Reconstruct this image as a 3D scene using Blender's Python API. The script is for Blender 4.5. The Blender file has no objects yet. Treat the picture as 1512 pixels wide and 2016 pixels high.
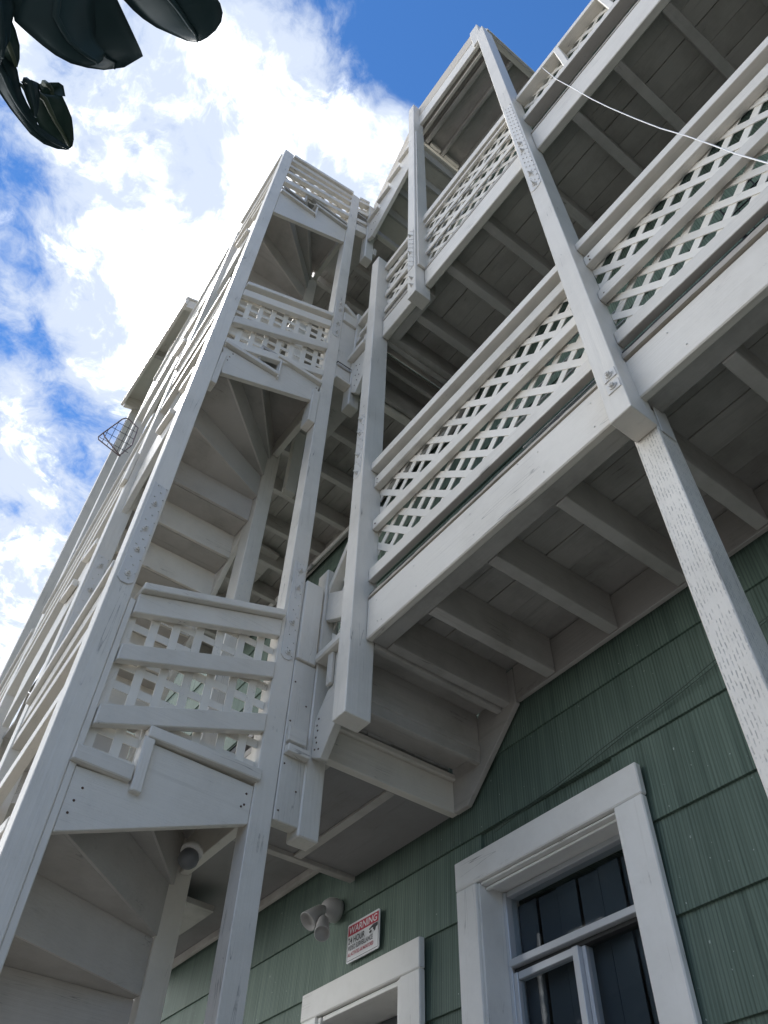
import bpy, bmesh, math, random
from mathutils import Vector, Matrix

random.seed(7)
scene = bpy.context.scene
COL = scene.collection

# ------------------------------------------------------------------ camera, sky, sun, exposure
S = 2.4          # metres per building unit
CZ = 1.55        # height of the camera above the ground
ROT = ((0.59778, 0.80126, 0.02507), (-0.60351, 0.47039, -0.64382), (-0.52766, 0.36974, 0.76476))
F_PX = 1563.37


def W(p):
    return Vector((p[0] * S, p[1] * S, p[2] * S + CZ))


cam = bpy.data.cameras.new('camera')
cam_o = bpy.data.objects.new('camera', cam)
COL.objects.link(cam_o)
r, d, f = (Vector(v) for v in ROT)
M = Matrix((r, -d, -f)).transposed().to_4x4()
M.translation = W((0, 0, 0))
cam_o.matrix_world = M
cam.sensor_width = 36.0
cam.lens = F_PX / 2016 * 36
cam.clip_start = 0.05
cam.clip_end = 2000
scene.camera = cam_o


def ray(px, py):
    a, b = (px - 756) / F_PX, (py - 1008) / F_PX
    return r * a + d * b + f


def at(px, py, axis, v):
    q = ray(px, py)
    return q * (v / q[axis])


SUN_DIR = Vector((-0.50, -0.15, 0.85)).normalized()
sun_el = math.asin(SUN_DIR.z)
sun_az = math.atan2(SUN_DIR.x, SUN_DIR.y)     # Nishita: rotation from +Y towards +X


def build_world():
    w = bpy.data.worlds.new('World')
    scene.world = w
    w.use_nodes = True
    nt = w.node_tree
    nt.nodes.clear()
    N = nt.nodes.new
    L = nt.links.new
    out = N('ShaderNodeOutputWorld')
    sky = N('ShaderNodeTexSky')
    sky.sky_type = 'NISHITA'
    sky.sun_disc = False
    sky.sun_elevation = sun_el
    sky.sun_rotation = sun_az
    sky.altitude = 0
    sky.air_density = 1.0
    sky.dust_density = 0.0
    sky.ozone_density = 2.2
    hsv = N('ShaderNodeHueSaturation')
    hsv.inputs['Saturation'].default_value = 1.23
    hsv.inputs['Value'].default_value = 1.0
    L(sky.outputs[0], hsv.inputs['Color'])
    bg = N('ShaderNodeBackground')
    bg.inputs['Strength'].default_value = 0.085
    tint = N('ShaderNodeMix'); tint.data_type = 'RGBA'; tint.blend_type = 'MULTIPLY'
    tint.inputs['Factor'].default_value = 1.0
    L(hsv.outputs[0], tint.inputs['A']); tint.inputs['B'].default_value = (1.0, 1.02, 1.12, 1)
    L(tint.outputs['Result'], bg.inputs['Color'])

    tc = N('ShaderNodeTexCoord')
    sep = N('ShaderNodeSeparateXYZ')
    L(tc.outputs['Generated'], sep.inputs[0])

    def math_(op, a, b=None, c=None, clamp=False):
        m = N('ShaderNodeMath')
        m.operation = op
        m.use_clamp = clamp
        for i, v in enumerate((a, b, c)):
            if v is None:
                continue
            if isinstance(v, (int, float)):
                m.inputs[i].default_value = v
            else:
                L(v, m.inputs[i])
        return m.outputs[0]
    zz = math_('MAXIMUM', sep.outputs[2], 0.06)
    px = math_('DIVIDE', sep.outputs[0], zz)
    py = math_('DIVIDE', sep.outputs[1], zz)
    comb = N('ShaderNodeCombineXYZ')
    L(px, comb.inputs[0])
    L(py, comb.inputs[1])
    P = comb.outputs[0]

    # warp the cloud layer so that its edges curl
    nw = N('ShaderNodeTexNoise')
    nw.inputs['Scale'].default_value = 5.0
    nw.inputs['Detail'].default_value = 4
    L(P, nw.inputs['Vector'])
    sub = N('ShaderNodeVectorMath'); sub.operation = 'SUBTRACT'
    L(nw.outputs['Color'], sub.inputs[0]); sub.inputs[1].default_value = (0.5, 0.5, 0.5)
    scl = N('ShaderNodeVectorMath'); scl.operation = 'SCALE'
    L(sub.outputs[0], scl.inputs[0]); scl.inputs['Scale'].default_value = 0.16
    add = N('ShaderNodeVectorMath'); add.operation = 'ADD'
    L(P, add.inputs[0]); L(scl.outputs[0], add.inputs[1])
    PW = add.outputs[0]

    def noise(scale, detail, rough, vec):
        n = N('ShaderNodeTexNoise')
        n.inputs['Scale'].default_value = scale
        n.inputs['Detail'].default_value = detail
        n.inputs['Roughness'].default_value = rough
        L(vec, n.inputs['Vector'])
        return n.outputs['Fac']
    n1 = noise(5.0, 10, 0.62, PW)
    n2 = noise(13.0, 10, 0.66, PW)

    # where the cloud banks stand in the layer (x/z, y/z), radius, weight
    banks = [(-0.57, 0.01, 0.085, .46), (-0.45, 0.05, 0.08, .46), (-0.66, 0.05, 0.075, .45), (-0.34, 0.08, 0.06, .36),
             (-0.25, 0.11, 0.05, .30), (-0.19, 0.14, 0.03, .28), (-0.29, -0.07, 0.05, .34), (-0.36, -0.03, 0.06, .08),
             (-0.43, -0.12, 0.10, .12), (-0.25, 0.0, 0.06, .18), (-1.0, -0.01, 0.06, .22), (-1.5, 0.15, 0.26, .30),
             (-0.60, -0.24, 0.09, -.40), (-0.74, -0.11, 0.085, -.30), (-0.82, 0.03, 0.06, -.28), (-0.95, 0.09, 0.09, -.28), (-0.52, -0.15, 0.07, -.18),
             (-0.10, 0.10, 0.09, -.78), (-0.02, 0.22, 0.16, -.60), (0.10, 0.42, 0.22, -.40), (-0.16, -0.02, 0.05, -.25)]
    tot = None
    for bx, by, rad, wt in banks:
        dv = N('ShaderNodeVectorMath'); dv.operation = 'DISTANCE'
        L(PW, dv.inputs[0]); dv.inputs[1].default_value = (bx, by, 0)
        q = math_('DIVIDE', dv.outputs['Value'], rad)
        q = math_('MULTIPLY', q, q)
        q = math_('MULTIPLY', q, -1.0)
        q = math_('EXPONENT', q)
        q = math_('MULTIPLY', q, wt)
        tot = q if tot is None else math_('ADD', tot, q)
    a = math_('MULTIPLY_ADD', n1, 1.45, -0.45)
    b = math_('MULTIPLY', n2, 1.12)
    dens = math_('ADD', a, b)
    dens = math_('ADD', dens, tot)
    # the layer closes up towards the horizon, where one looks through it at a slant
    hz = N('ShaderNodeMapRange'); hz.interpolation_type = 'SMOOTHSTEP'
    L(sep.outputs[2], hz.inputs['Value'])
    hz.inputs['From Min'].default_value = 0.62
    hz.inputs['From Max'].default_value = 0.15
    hz.inputs['To Min'].default_value = 0.0
    hz.inputs['To Max'].default_value = 0.75
    side = N('ShaderNodeMapRange'); side.interpolation_type = 'SMOOTHSTEP'     # clear on the right, as at the right of the picture
    L(sep.outputs[0], side.inputs['Value'])
    side.inputs['From Min'].default_value = 0.35
    side.inputs['From Max'].default_value = -0.35
    dens = math_('ADD', dens, math_('MULTIPLY', hz.outputs[0], side.outputs[0]))
    dens = math_('ADD', dens, math_('MULTIPLY_ADD', side.outputs[0], 0.28, -0.28))
    mr = N('ShaderNodeMapRange'); mr.interpolation_type = 'SMOOTHSTEP'
    L(dens, mr.inputs['Value'])
    mr.inputs['From Min'].default_value = 0.36
    mr.inputs['From Max'].default_value = 0.88
    mask = mr.outputs[0]
    # thick cloud is whiter, thin cloud is a blue grey veil
    mr2 = N('ShaderNodeMapRange'); mr2.interpolation_type = 'SMOOTHSTEP'
    shade = math_('ADD', dens, math_('MULTIPLY_ADD', noise(8.0, 9, 0.62, PW), 2.4, -1.22))
    L(shade, mr2.inputs['Value'])
    mr2.inputs['From Min'].default_value = 0.82
    mr2.inputs['From Max'].default_value = 1.75
    mix = N('ShaderNodeMix'); mix.data_type = 'RGBA'
    L(mr2.outputs[0], mix.inputs['Factor'])
    mix.inputs['A'].default_value = (0.38, 0.43, 0.52, 1)
    mix.inputs['B'].default_value = (2.25, 2.26, 2.25, 1)
    bg2 = N('ShaderNodeBackground')
    bg2.inputs['Strength'].default_value = 1.0
    L(mix.outputs['Result'], bg2.inputs['Color'])
    ms = N('ShaderNodeMixShader')
    L(mask, ms.inputs[0]); L(bg.outputs[0], ms.inputs[1]); L(bg2.outputs[0], ms.inputs[2])
    L(ms.outputs[0], out.inputs['Surface'])


build_world()
sun = bpy.data.lights.new('sun', 'SUN')
sun.energy = 1.1
sun.angle = math.radians(11)
sun.color = (1.0, 0.96, 0.90)
sun_o = bpy.data.objects.new('sun', sun)
COL.objects.link(sun_o)
sun_o.rotation_euler = SUN_DIR.to_track_quat('Z', 'Y').to_euler()
sun_o.location = (0, -5, 20)

vs = scene.view_settings
vs.view_transform = 'Standard'
vs.look = 'None'
vs.exposure = 0.96
vs.gamma = 1.0
vs.use_curve_mapping = False


# ------------------------------------------------------------------ materials
def nodes_of(name):
    m = bpy.data.materials.new(name)
    m.use_nodes = True
    nt = m.node_tree
    return m, nt, nt.nodes['Principled BSDF'], nt.nodes.new, nt.links.new


def plain(name, col, rough=0.6, metal=0.0, spec=0.5):
    m, nt, b, N, L = nodes_of(name)
    b.inputs['Base Color'].default_value = (*col, 1)
    b.inputs['Roughness'].default_value = rough
    b.inputs['Metallic'].default_value = metal
    b.inputs['Specular IOR Level'].default_value = spec
    return m


def paint(name, axis, col=(0.75, 0.71, 0.635), incised=0.0, rough=0.38, dirt=0.42, stain=0.56, grain=0.9):
    """old oil paint on timber; axis = direction of the grain"""
    m, nt, b, N, L = nodes_of(name)
    tc = N('ShaderNodeTexCoord')
    oi = N('ShaderNodeObjectInfo')
    off = N('ShaderNodeVectorMath'); off.operation = 'MULTIPLY_ADD'
    cmb = N('ShaderNodeCombineXYZ')
    for i in range(3):
        L(oi.outputs['Random'], cmb.inputs[i])
    L(cmb.outputs[0], off.inputs[0]); off.inputs[1].default_value = (37.0, 21.0, 53.0); L(tc.outputs['Object'], off.inputs[2])
    V = off.outputs[0]
    mp = N('ShaderNodeMapping')
    sc = [70.0, 70.0, 70.0]; sc[axis] = 2.2
    mp.inputs['Scale'].default_value = sc
    L(V, mp.inputs['Vector'])
    g = N('ShaderNodeTexNoise'); g.inputs['Scale'].default_value = 1.0; g.inputs['Detail'].default_value = 5; g.inputs['Roughness'].default_value = 0.6
    L(mp.outputs[0], g.inputs['Vector'])
    lump = N('ShaderNodeTexNoise'); lump.inputs['Scale'].default_value = 34.0; lump.inputs['Detail'].default_value = 3
    L(V, lump.inputs['Vector'])
    st = N('ShaderNodeTexNoise'); st.inputs['Scale'].default_value = 2.6; st.inputs['Detail'].default_value = 7; st.inputs['Roughness'].default_value = 0.65
    L(V, st.inputs['Vector'])
    # streaks and grime
    mr = N('ShaderNodeMapRange'); L(st.outputs['Fac'], mr.inputs['Value'])
    mr.inputs['From Min'].default_value = 0.45; mr.inputs['From Max'].default_value = 0.80
    mr.inputs['To Min'].default_value = 0.0; mr.inputs['To Max'].default_value = dirt
    mp3 = N('ShaderNodeMapping'); sc3 = [26.0, 26.0, 26.0]; sc3[axis] = 1.6
    mp3.inputs['Scale'].default_value = sc3; L(V, mp3.inputs['Vector'])
    sk = N('ShaderNodeTexNoise'); sk.inputs['Scale'].default_value = 1.0; sk.inputs['Detail'].default_value = 6
    L(mp3.outputs[0], sk.inputs['Vector'])
    mrk = N('ShaderNodeMapRange'); L(sk.outputs['Fac'], mrk.inputs['Value'])
    mrk.inputs['From Min'].default_value = 0.60; mrk.inputs['From Max'].default_value = 0.78
    mrk.inputs['To Max'].default_value = dirt * 0.7
    mx = N('ShaderNodeMath'); mx.operation = 'MAXIMUM'; L(mr.outputs[0], mx.inputs[0]); L(mrk.outputs[0], mx.inputs[1])
    mix = N('ShaderNodeMix'); mix.data_type = 'RGBA'
    L(mx.outputs[0], mix.inputs['Factor'])
    mix.inputs['A'].default_value = (*col, 1)
    mix.inputs['B'].default_value = (col[0] * stain, col[1] * stain * .97, col[2] * stain * .90, 1)
    # each board a little different
    mrv = N('ShaderNodeMapRange'); L(oi.outputs['Random'], mrv.inputs['Value'])
    mrv.inputs['To Min'].default_value = 0.90; mrv.inputs['To Max'].default_value = 1.05
    hs = N('ShaderNodeHueSaturation'); L(mix.outputs['Result'], hs.inputs['Color']); L(mrv.outputs[0], hs.inputs['Value'])
    # chips down to bare grey wood
    ch = N('ShaderNodeTexNoise'); ch.inputs['Scale'].default_value = 16.0; ch.inputs['Detail'].default_value = 6; ch.inputs['Roughness'].default_value = 0.7
    L(V, ch.inputs['Vector'])
    gt = N('ShaderNodeMapRange'); L(ch.outputs['Fac'], gt.inputs['Value'])
    gt.inputs['From Min'].default_value = 0.725; gt.inputs['From Max'].default_value = 0.735
    mix2 = N('ShaderNodeMix'); mix2.data_type = 'RGBA'
    L(gt.outputs[0], mix2.inputs['Factor']); L(hs.outputs[0], mix2.inputs['A']); mix2.inputs['B'].default_value = (0.16, 0.14, 0.12, 1)
    colour = mix2.outputs['Result']
    # height: grain + brush lumps (+ incising marks)
    m1 = N('ShaderNodeMath'); m1.operation = 'MULTIPLY'; L(g.outputs['Fac'], m1.inputs[0]); m1.inputs[1].default_value = grain
    m2 = N('ShaderNodeMath'); m2.operation = 'MULTIPLY_ADD'; L(lump.outputs['Fac'], m2.inputs[0]); m2.inputs[1].default_value = 0.25; L(m1.outputs[0], m2.inputs[2])
    h = m2.outputs[0]
    if incised > 0:
        # rows of short slits along the grain, staggered: u across, v along
        sp = N('ShaderNodeSeparateXYZ'); L(V, sp.inputs[0])
        o = [i for i in range(3) if i != axis]
        sm = N('ShaderNodeMath'); sm.operation = 'ADD'; L(sp.outputs[o[0]], sm.inputs[0]); L(sp.outputs[o[1]], sm.inputs[1])
        cb = N('ShaderNodeCombineXYZ'); L(sp.outputs[axis], cb.inputs[0]); L(sm.outputs[0], cb.inputs[1])
        br = N('ShaderNodeTexBrick')
        br.offset = 0.5
        br.inputs['Scale'].default_value = 1.0
        br.inputs['Mortar Size'].default_value = 0.0042
        br.inputs['Mortar Smooth'].default_value = 0.25
        br.inputs['Brick Width'].default_value = 0.030
        br.inputs['Row Height'].default_value = 0.0105
        br.inputs['Color1'].default_value = (0, 0, 0, 1); br.inputs['Color2'].default_value = (0, 0, 0, 1)
        br.inputs['Mortar'].default_value = (1, 1, 1, 1)
        wn = N('ShaderNodeTexNoise'); wn.inputs['Scale'].default_value = 21.0; wn.inputs['Detail'].default_value = 3; L(V, wn.inputs['Vector'])
        wa = N('ShaderNodeVectorMath'); wa.operation = 'MULTIPLY_ADD'; L(wn.outputs['Color'], wa.inputs[0]); wa.inputs[1].default_value = (0.012, 0.006, 0); L(cb.outputs[0], wa.inputs[2])
        L(wa.outputs[0], br.inputs['Vector'])
        inv = N('ShaderNodeMath'); inv.operation = 'SUBTRACT'; inv.inputs[0].default_value = 1.0; L(br.outputs['Fac'], inv.inputs[1])
        fade = N('ShaderNodeMapRange'); L(lump.outputs['Fac'], fade.inputs['Value'])
        fade.inputs['From Min'].default_value = 0.42; fade.inputs['From Max'].default_value = 0.62
        ii = N('ShaderNodeMath'); ii.operation = 'MULTIPLY'; L(inv.outputs[0], ii.inputs[0]); L(fade.outputs[0], ii.inputs[1])
        m3 = N('ShaderNodeMath'); m3.operation = 'MULTIPLY_ADD'; L(ii.outputs[0], m3.inputs[0]); m3.inputs[1].default_value = -incised; L(h, m3.inputs[2])
        h = m3.outputs[0]
        mix3 = N('ShaderNodeMix'); mix3.data_type = 'RGBA'
        k = N('ShaderNodeMath'); k.operation = 'MULTIPLY'; L(ii.outputs[0], k.inputs[0]); k.inputs[1].default_value = min(0.5, incised * 0.4)
        L(k.outputs[0], mix3.inputs['Factor']); L(colour, mix3.inputs['A']); mix3.inputs['B'].default_value = (0.2, 0.19, 0.18, 1)
        colour = mix3.outputs['Result']
    mpc = N('ShaderNodeMapping'); scc = [19.0, 19.0, 19.0]; scc[axis] = 0.9
    mpc.inputs['Scale'].default_value = scc; L(V, mpc.inputs['Vector'])
    ck = N('ShaderNodeTexNoise'); ck.inputs['Scale'].default_value = 1.0; ck.inputs['Detail'].default_value = 2; L(mpc.outputs[0], ck.inputs['Vector'])
    ca = N('ShaderNodeMath'); ca.operation = 'SUBTRACT'; L(ck.outputs['Fac'], ca.inputs[0]); ca.inputs[1].default_value = 0.5
    cb_ = N('ShaderNodeMath'); cb_.operation = 'ABSOLUTE'; L(ca.outputs[0], cb_.inputs[0])
    cc = N('ShaderNodeMapRange'); L(cb_.outputs[0], cc.inputs['Value']); cc.inputs['From Min'].default_value = 0.0; cc.inputs['From Max'].default_value = 0.006
    cc.inputs['To Min'].default_value = 1.0; cc.inputs['To Max'].default_value = 0.0
    cd_ = N('ShaderNodeMapRange'); L(st.outputs['Fac'], cd_.inputs['Value']); cd_.inputs['From Min'].default_value = 0.54; cd_.inputs['From Max'].default_value = 0.60
    ce = N('ShaderNodeMath'); ce.operation = 'MULTIPLY'; L(cc.outputs[0], ce.inputs[0]); L(cd_.outputs[0], ce.inputs[1])
    cf = N('ShaderNodeMath'); cf.operation = 'MULTIPLY'; L(ce.outputs[0], cf.inputs[0]); cf.inputs[1].default_value = 0.7
    mixc = N('ShaderNodeMix'); mixc.data_type = 'RGBA'; L(cf.outputs[0], mixc.inputs['Factor']); L(colour, mixc.inputs['A']); mixc.inputs['B'].default_value = (0.10, 0.09, 0.08, 1)
    colour = mixc.outputs['Result']
    bp = N('ShaderNodeBump'); bp.inputs['Strength'].default_value = 0.45; bp.inputs['Distance'].default_value = 0.006
    L(h, bp.inputs['Height'])
    L(bp.outputs[0], b.inputs['Normal'])
    L(colour, b.inputs['Base Color'])
    b.inputs['Roughness'].default_value = rough
    return m


SHADED_SOF = paint('shaded_soffit', 0, col=(0.26, 0.25, 0.245), dirt=0.6, rough=0.7)  # darker soffit paint: the shade under the lowest landing is put into its colour
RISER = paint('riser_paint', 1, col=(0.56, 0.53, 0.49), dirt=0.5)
PX, PY, PZ = (paint('paint_grain_%s' % 'xyz'[i], i) for i in range(3))
WHITE = (PX, PY, PZ)
INC_Z = paint('incised_paint_z', 2, incised=1.6)
INC_X = paint('incised_paint_x', 0, incised=0.30)
INC_Y = paint('incised_paint_y', 1, incised=0.12)
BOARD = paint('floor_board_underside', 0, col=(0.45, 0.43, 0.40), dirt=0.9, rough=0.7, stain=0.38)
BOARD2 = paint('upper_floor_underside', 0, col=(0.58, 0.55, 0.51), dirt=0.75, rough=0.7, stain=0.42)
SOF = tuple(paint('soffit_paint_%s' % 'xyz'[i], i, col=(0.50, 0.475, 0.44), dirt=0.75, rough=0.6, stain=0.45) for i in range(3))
CASING = tuple(paint('casing_paint_%s' % 'xyz'[i], i, col=(0.86, 0.85, 0.81), dirt=0.40, rough=0.55, grain=0.15) for i in range(3))
SLATM = paint('lattice_paint', 0, col=(0.80, 0.76, 0.68), dirt=0.22, grain=0.1, rough=0.45)
TAN = paint('tan_paint', 0, col=(0.62, 0.54, 0.42), dirt=0.3)
METAL_PAINT = paint('painted_steel', 2, col=(0.68, 0.66, 0.62), grain=0.05, dirt=0.2, rough=0.35)
GALV = plain('galvanised_steel', (0.42, 0.42, 0.42), 0.45, 0.7)
ALU = plain('aluminium_frame', (0.62, 0.64, 0.66), 0.35, 0.35)
RUST = plain('rusty_nail', (0.10, 0.06, 0.04), 0.8)
WEATHER = paint('weathered_edge', 0, col=(0.42, 0.38, 0.32), dirt=0.8)
DARKTAR = plain('tar_paper', (0.02, 0.02, 0.022), 0.8)
CABLE = plain('white_cable_jacket', (0.68, 0.68, 0.68), 0.4)
BLACKWIRE = plain('dark_wire', (0.03, 0.03, 0.035), 0.5)
PINKWIRE = plain('coated_tube', (0.20, 0.15, 0.16), 0.4)
SIGNW = plain('sign_white', (0.72, 0.73, 0.74), 0.35)
SIGNR = plain('sign_red', (0.45, 0.02, 0.05), 0.4)
SIGNK = plain('sign_black', (0.012, 0.014, 0.02), 0.4)


def green_shake():
    m, nt, b, N, L = nodes_of('green_striated_shake')
    tc = N('ShaderNodeTexCoord')
    oi = N('ShaderNodeObjectInfo')
    V = tc.outputs['Object']
    mp = N('ShaderNodeMapping'); mp.inputs['Scale'].default_value = (1.0, 0.02, 0.012); L(V, mp.inputs['Vector'])
    off = N('ShaderNodeVectorMath'); off.operation = 'MULTIPLY_ADD'
    cmb = N('ShaderNodeCombineXYZ'); L(oi.outputs['Random'], cmb.inputs[0]); L(oi.outputs['Random'], cmb.inputs[2])
    L(cmb.outputs[0], off.inputs[0]); off.inputs[1].default_value = (31, 0, 17); L(mp.outputs[0], off.inputs[2])
    s1 = N('ShaderNodeTexNoise'); s1.inputs['Scale'].default_value = 95.0; s1.inputs['Detail'].default_value = 3; L(off.outputs[0], s1.inputs['Vector'])
    s2 = N('ShaderNodeTexNoise'); s2.inputs['Scale'].default_value = 16.0; s2.inputs['Detail'].default_value = 6; L(off.outputs[0], s2.inputs['Vector'])
    s3 = N('ShaderNodeTexNoise'); s3.inputs['Scale'].default_value = 3.0; s3.inputs['Detail'].default_value = 7; L(V, s3.inputs['Vector'])
    ramp = N('ShaderNodeValToRGB')
    ramp.color_ramp.elements[0].position = 0.30; ramp.color_ramp.elements[0].color = (0.034, 0.066, 0.048, 1)
    ramp.color_ramp.elements[1].position = 0.72; ramp.color_ramp.elements[1].color = (0.128, 0.186, 0.146, 1)
    mm = N('ShaderNodeMath'); mm.operation = 'MULTIPLY_ADD'; L(s1.outputs['Fac'], mm.inputs[0]); mm.inputs[1].default_value = 0.75
    m4 = N('ShaderNodeMath'); m4.operation = 'MULTIPLY'; L(s2.outputs['Fac'], m4.inputs[0]); m4.inputs[1].default_value = 0.5; L(m4.outputs[0], mm.inputs[2])
    L(mm.outputs[0], ramp.inputs['Fac'])
    # weathered pale streaks and specks
    mr = N('ShaderNodeMapRange'); L(s3.outputs['Fac'], mr.inputs['Value'])
    mr.inputs['From Min'].default_value = 0.5; mr.inputs['From Max'].default_value = 0.78; mr.inputs['To Max'].default_value = 0.55
    mx = N('ShaderNodeMath'); mx.operation = 'MULTIPLY'; L(mr.outputs[0], mx.inputs[0]); L(s2.outputs['Fac'], mx.inputs[1])
    mix = N('ShaderNodeMix'); mix.data_type = 'RGBA'; L(mx.outputs[0], mix.inputs['Factor']); L(ramp.outputs[0], mix.inputs['A']); mix.inputs['B'].default_value = (0.20, 0.26, 0.21, 1)
    sp = N('ShaderNodeTexNoise'); sp.inputs['Scale'].default_value = 55.0; sp.inputs['Detail'].default_value = 2; L(V, sp.inputs['Vector'])
    g = N('ShaderNodeMapRange'); L(sp.outputs['Fac'], g.inputs['Value']); g.inputs['From Min'].default_value = 0.76; g.inputs['From Max'].default_value = 0.78
    mix2 = N('ShaderNodeMix'); mix2.data_type = 'RGBA'; L(g.outputs[0], mix2.inputs['Factor']); L(mix.outputs['Result'], mix2.inputs['A']); mix2.inputs['B'].default_value = (0.40, 0.46, 0.42, 1)
    mrv = N('ShaderNodeMapRange'); L(oi.outputs['Random'], mrv.inputs['Value']); mrv.inputs['To Min'].default_value = 0.88; mrv.inputs['To Max'].default_value = 1.1
    hs = N('ShaderNodeHueSaturation'); L(mix2.outputs['Result'], hs.inputs['Color']); L(mrv.outputs[0], hs.inputs['Value'])
    wv = N('ShaderNodeTexWave'); wv.wave_type = 'BANDS'; wv.bands_direction = 'X'
    wv.inputs['Scale'].default_value = 21.0; wv.inputs['Distortion'].default_value = 1.6; wv.inputs['Detail'].default_value = 2; wv.inputs['Detail Scale'].default_value = 3.0
    L(off.outputs[0], wv.inputs['Vector'])
    gr = N('ShaderNodeMapRange'); L(wv.outputs['Fac'], gr.inputs['Value']); gr.inputs['From Min'].default_value = 0.05; gr.inputs['From Max'].default_value = 0.45
    gr.inputs['To Min'].default_value = 0.68; gr.inputs['To Max'].default_value = 1.0
    hs2 = N('ShaderNodeHueSaturation'); L(hs.outputs[0], hs2.inputs['Color']); L(gr.outputs[0], hs2.inputs['Value'])
    L(hs2.outputs[0], b.inputs['Base Color'])
    hh = N('ShaderNodeMath'); hh.operation = 'MULTIPLY_ADD'; L(wv.outputs['Fac'], hh.inputs[0]); hh.inputs[1].default_value = 0.5; L(s1.outputs['Fac'], hh.inputs[2])
    bp = N('ShaderNodeBump'); bp.inputs['Strength'].default_value = 0.4; bp.inputs['Distance'].default_value = 0.005
    L(hh.outputs[0], bp.inputs['Height']); L(bp.outputs[0], b.inputs['Normal'])
    b.inputs['Roughness'].default_value = 0.7
    return m


GREEN = green_shake()


def ground_mat():
    m, nt, b, N, L = nodes_of('alley_concrete')
    tc = N('ShaderNodeTexCoord')
    n = N('ShaderNodeTexNoise'); n.inputs['Scale'].default_value = 1.5; n.inputs['Detail'].default_value = 9
    L(tc.outputs['Object'], n.inputs['Vector'])
    rp = N('ShaderNodeValToRGB')
    rp.color_ramp.elements[0].color = (0.19, 0.18, 0.165, 1); rp.color_ramp.elements[1].color = (0.34, 0.325, 0.30, 1)
    L(n.outputs['Fac'], rp.inputs['Fac']); L(rp.outputs[0], b.inputs['Base Color'])
    b.inputs['Roughness'].default_value = 0.9
    return m


def glass_mat():
    m, nt, b, N, L = nodes_of('window_glass')
    b.inputs['Base Color'].default_value = (0.012, 0.016, 0.02, 1)
    b.inputs['Roughness'].default_value = 0.06
    b.inputs['IOR'].default_value = 1.5
    b.inputs['Transmission Weight'].default_value = 0.0
    b.inputs['Alpha'].default_value = 1.0
    tr = N('ShaderNodeBsdfTransparent'); tr.inputs[0].default_value = (0.90, 0.93, 0.94, 1)
    gl = N('ShaderNodeBsdfGlossy'); gl.inputs['Roughness'].default_value = 0.03
    lw = N('ShaderNodeLayerWeight'); lw.inputs['Blend'].default_value = 0.5
    pw = N('ShaderNodeMath'); pw.operation = 'POWER'; L(lw.outputs['Facing'], pw.inputs[0]); pw.inputs[1].default_value = 4.0
    fr = N('ShaderNodeMath'); fr.operation = 'MULTIPLY_ADD'; L(pw.outputs[0], fr.inputs[0]); fr.inputs[1].default_value = 0.45; fr.inputs[2].default_value = 0.015
    tc = N('ShaderNodeTexCoord'); nz = N('ShaderNodeTexNoise'); nz.inputs['Scale'].default_value = 2.5
    L(tc.outputs['Object'], nz.inputs['Vector'])
    bp = N('ShaderNodeBump'); bp.inputs['Strength'].default_value = 0.05; L(nz.outputs['Fac'], bp.inputs['Height']); L(bp.outputs[0], gl.inputs['Normal'])
    mx = N('ShaderNodeMixShader'); L(fr.outputs[0], mx.inputs[0]); L(tr.outputs[0], mx.inputs[1]); L(gl.outputs[0], mx.inputs[2])
    L(mx.outputs[0], nt.nodes['Material Output'].inputs['Surface'])
    return m


def curtain_mat():
    m, nt, b, N, L = nodes_of('dark_blind')
    b.inputs['Base Color'].default_value = (0.050, 0.064, 0.078, 1)
    b.inputs['Roughness'].default_value = 0.9
    return m


def leaf_mat(name, col):
    m, nt, b, N, L = nodes_of(name)
    tc = N('ShaderNodeTexCoord')
    n = N('ShaderNodeTexNoise'); n.inputs['Scale'].default_value = 9.0; n.inputs['Detail'].default_value = 5; L(tc.outputs['Object'], n.inputs['Vector'])
    mix = N('ShaderNodeMix'); mix.data_type = 'RGBA'; L(n.outputs['Fac'], mix.inputs['Factor'])
    mix.inputs['A'].default_value = (col[0] * .7, col[1] * .7, col[2] * .7, 1); mix.inputs['B'].default_value = (col[0] * 1.3, col[1] * 1.3, col[2] * 1.3, 1)
    L(mix.outputs['Result'], b.inputs['Base Color'])
    b.inputs['Roughness'].default_value = 0.5
    b.inputs['Specular IOR Level'].default_value = 0.22
    b.inputs['Subsurface Weight'].default_value = 0.0
    tl = N('ShaderNodeBsdfTranslucent'); tl.inputs[0].default_value = (col[0] * 1.6, col[1] * 2.2, col[2] * 1.2, 1)
    ms = N('ShaderNodeMixShader'); ms.inputs[0].default_value = 0.12
    L(b.outputs[0], ms.inputs[1]); L(tl.outputs[0], ms.inputs[2]); L(ms.outputs[0], nt.nodes['Material Output'].inputs['Surface'])
    bp = N('ShaderNodeBump'); bp.inputs['Strength'].default_value = 0.15; bp.inputs['Distance'].default_value = 0.004; L(n.outputs['Fac'], bp.inputs['Height']); L(bp.outputs[0], b.inputs['Normal'])
    return m


LEAF = leaf_mat('rubber_leaf_green', (0.040, 0.072, 0.080))
LEAF2 = leaf_mat('rubber_leaf_light', (0.050, 0.088, 0.075))
VEIN = plain('leaf_vein', (0.10, 0.13, 0.08), 0.5)
BARK = plain('twig_bark', (0.09, 0.07, 0.05), 0.8)

# ------------------------------------------------------------------ builders
house_of = [None]
BASE = {}     # object name -> world location of its origin


def link(o, parent, loc):
    COL.objects.link(o)
    BASE[o.name] = loc
    if parent is not None:
        o.parent = parent
        o.location = loc - BASE[parent.name]
    else:
        o.location = loc
    return o


def thing(name, label, cat, base, group=None, kind=None):
    o = bpy.data.objects.new(name, None)
    o.empty_display_size = 0.1
    link(o, None, W(base))
    o['label'] = label
    o['category'] = cat
    if group:
        o['group'] = group
    return o


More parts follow.
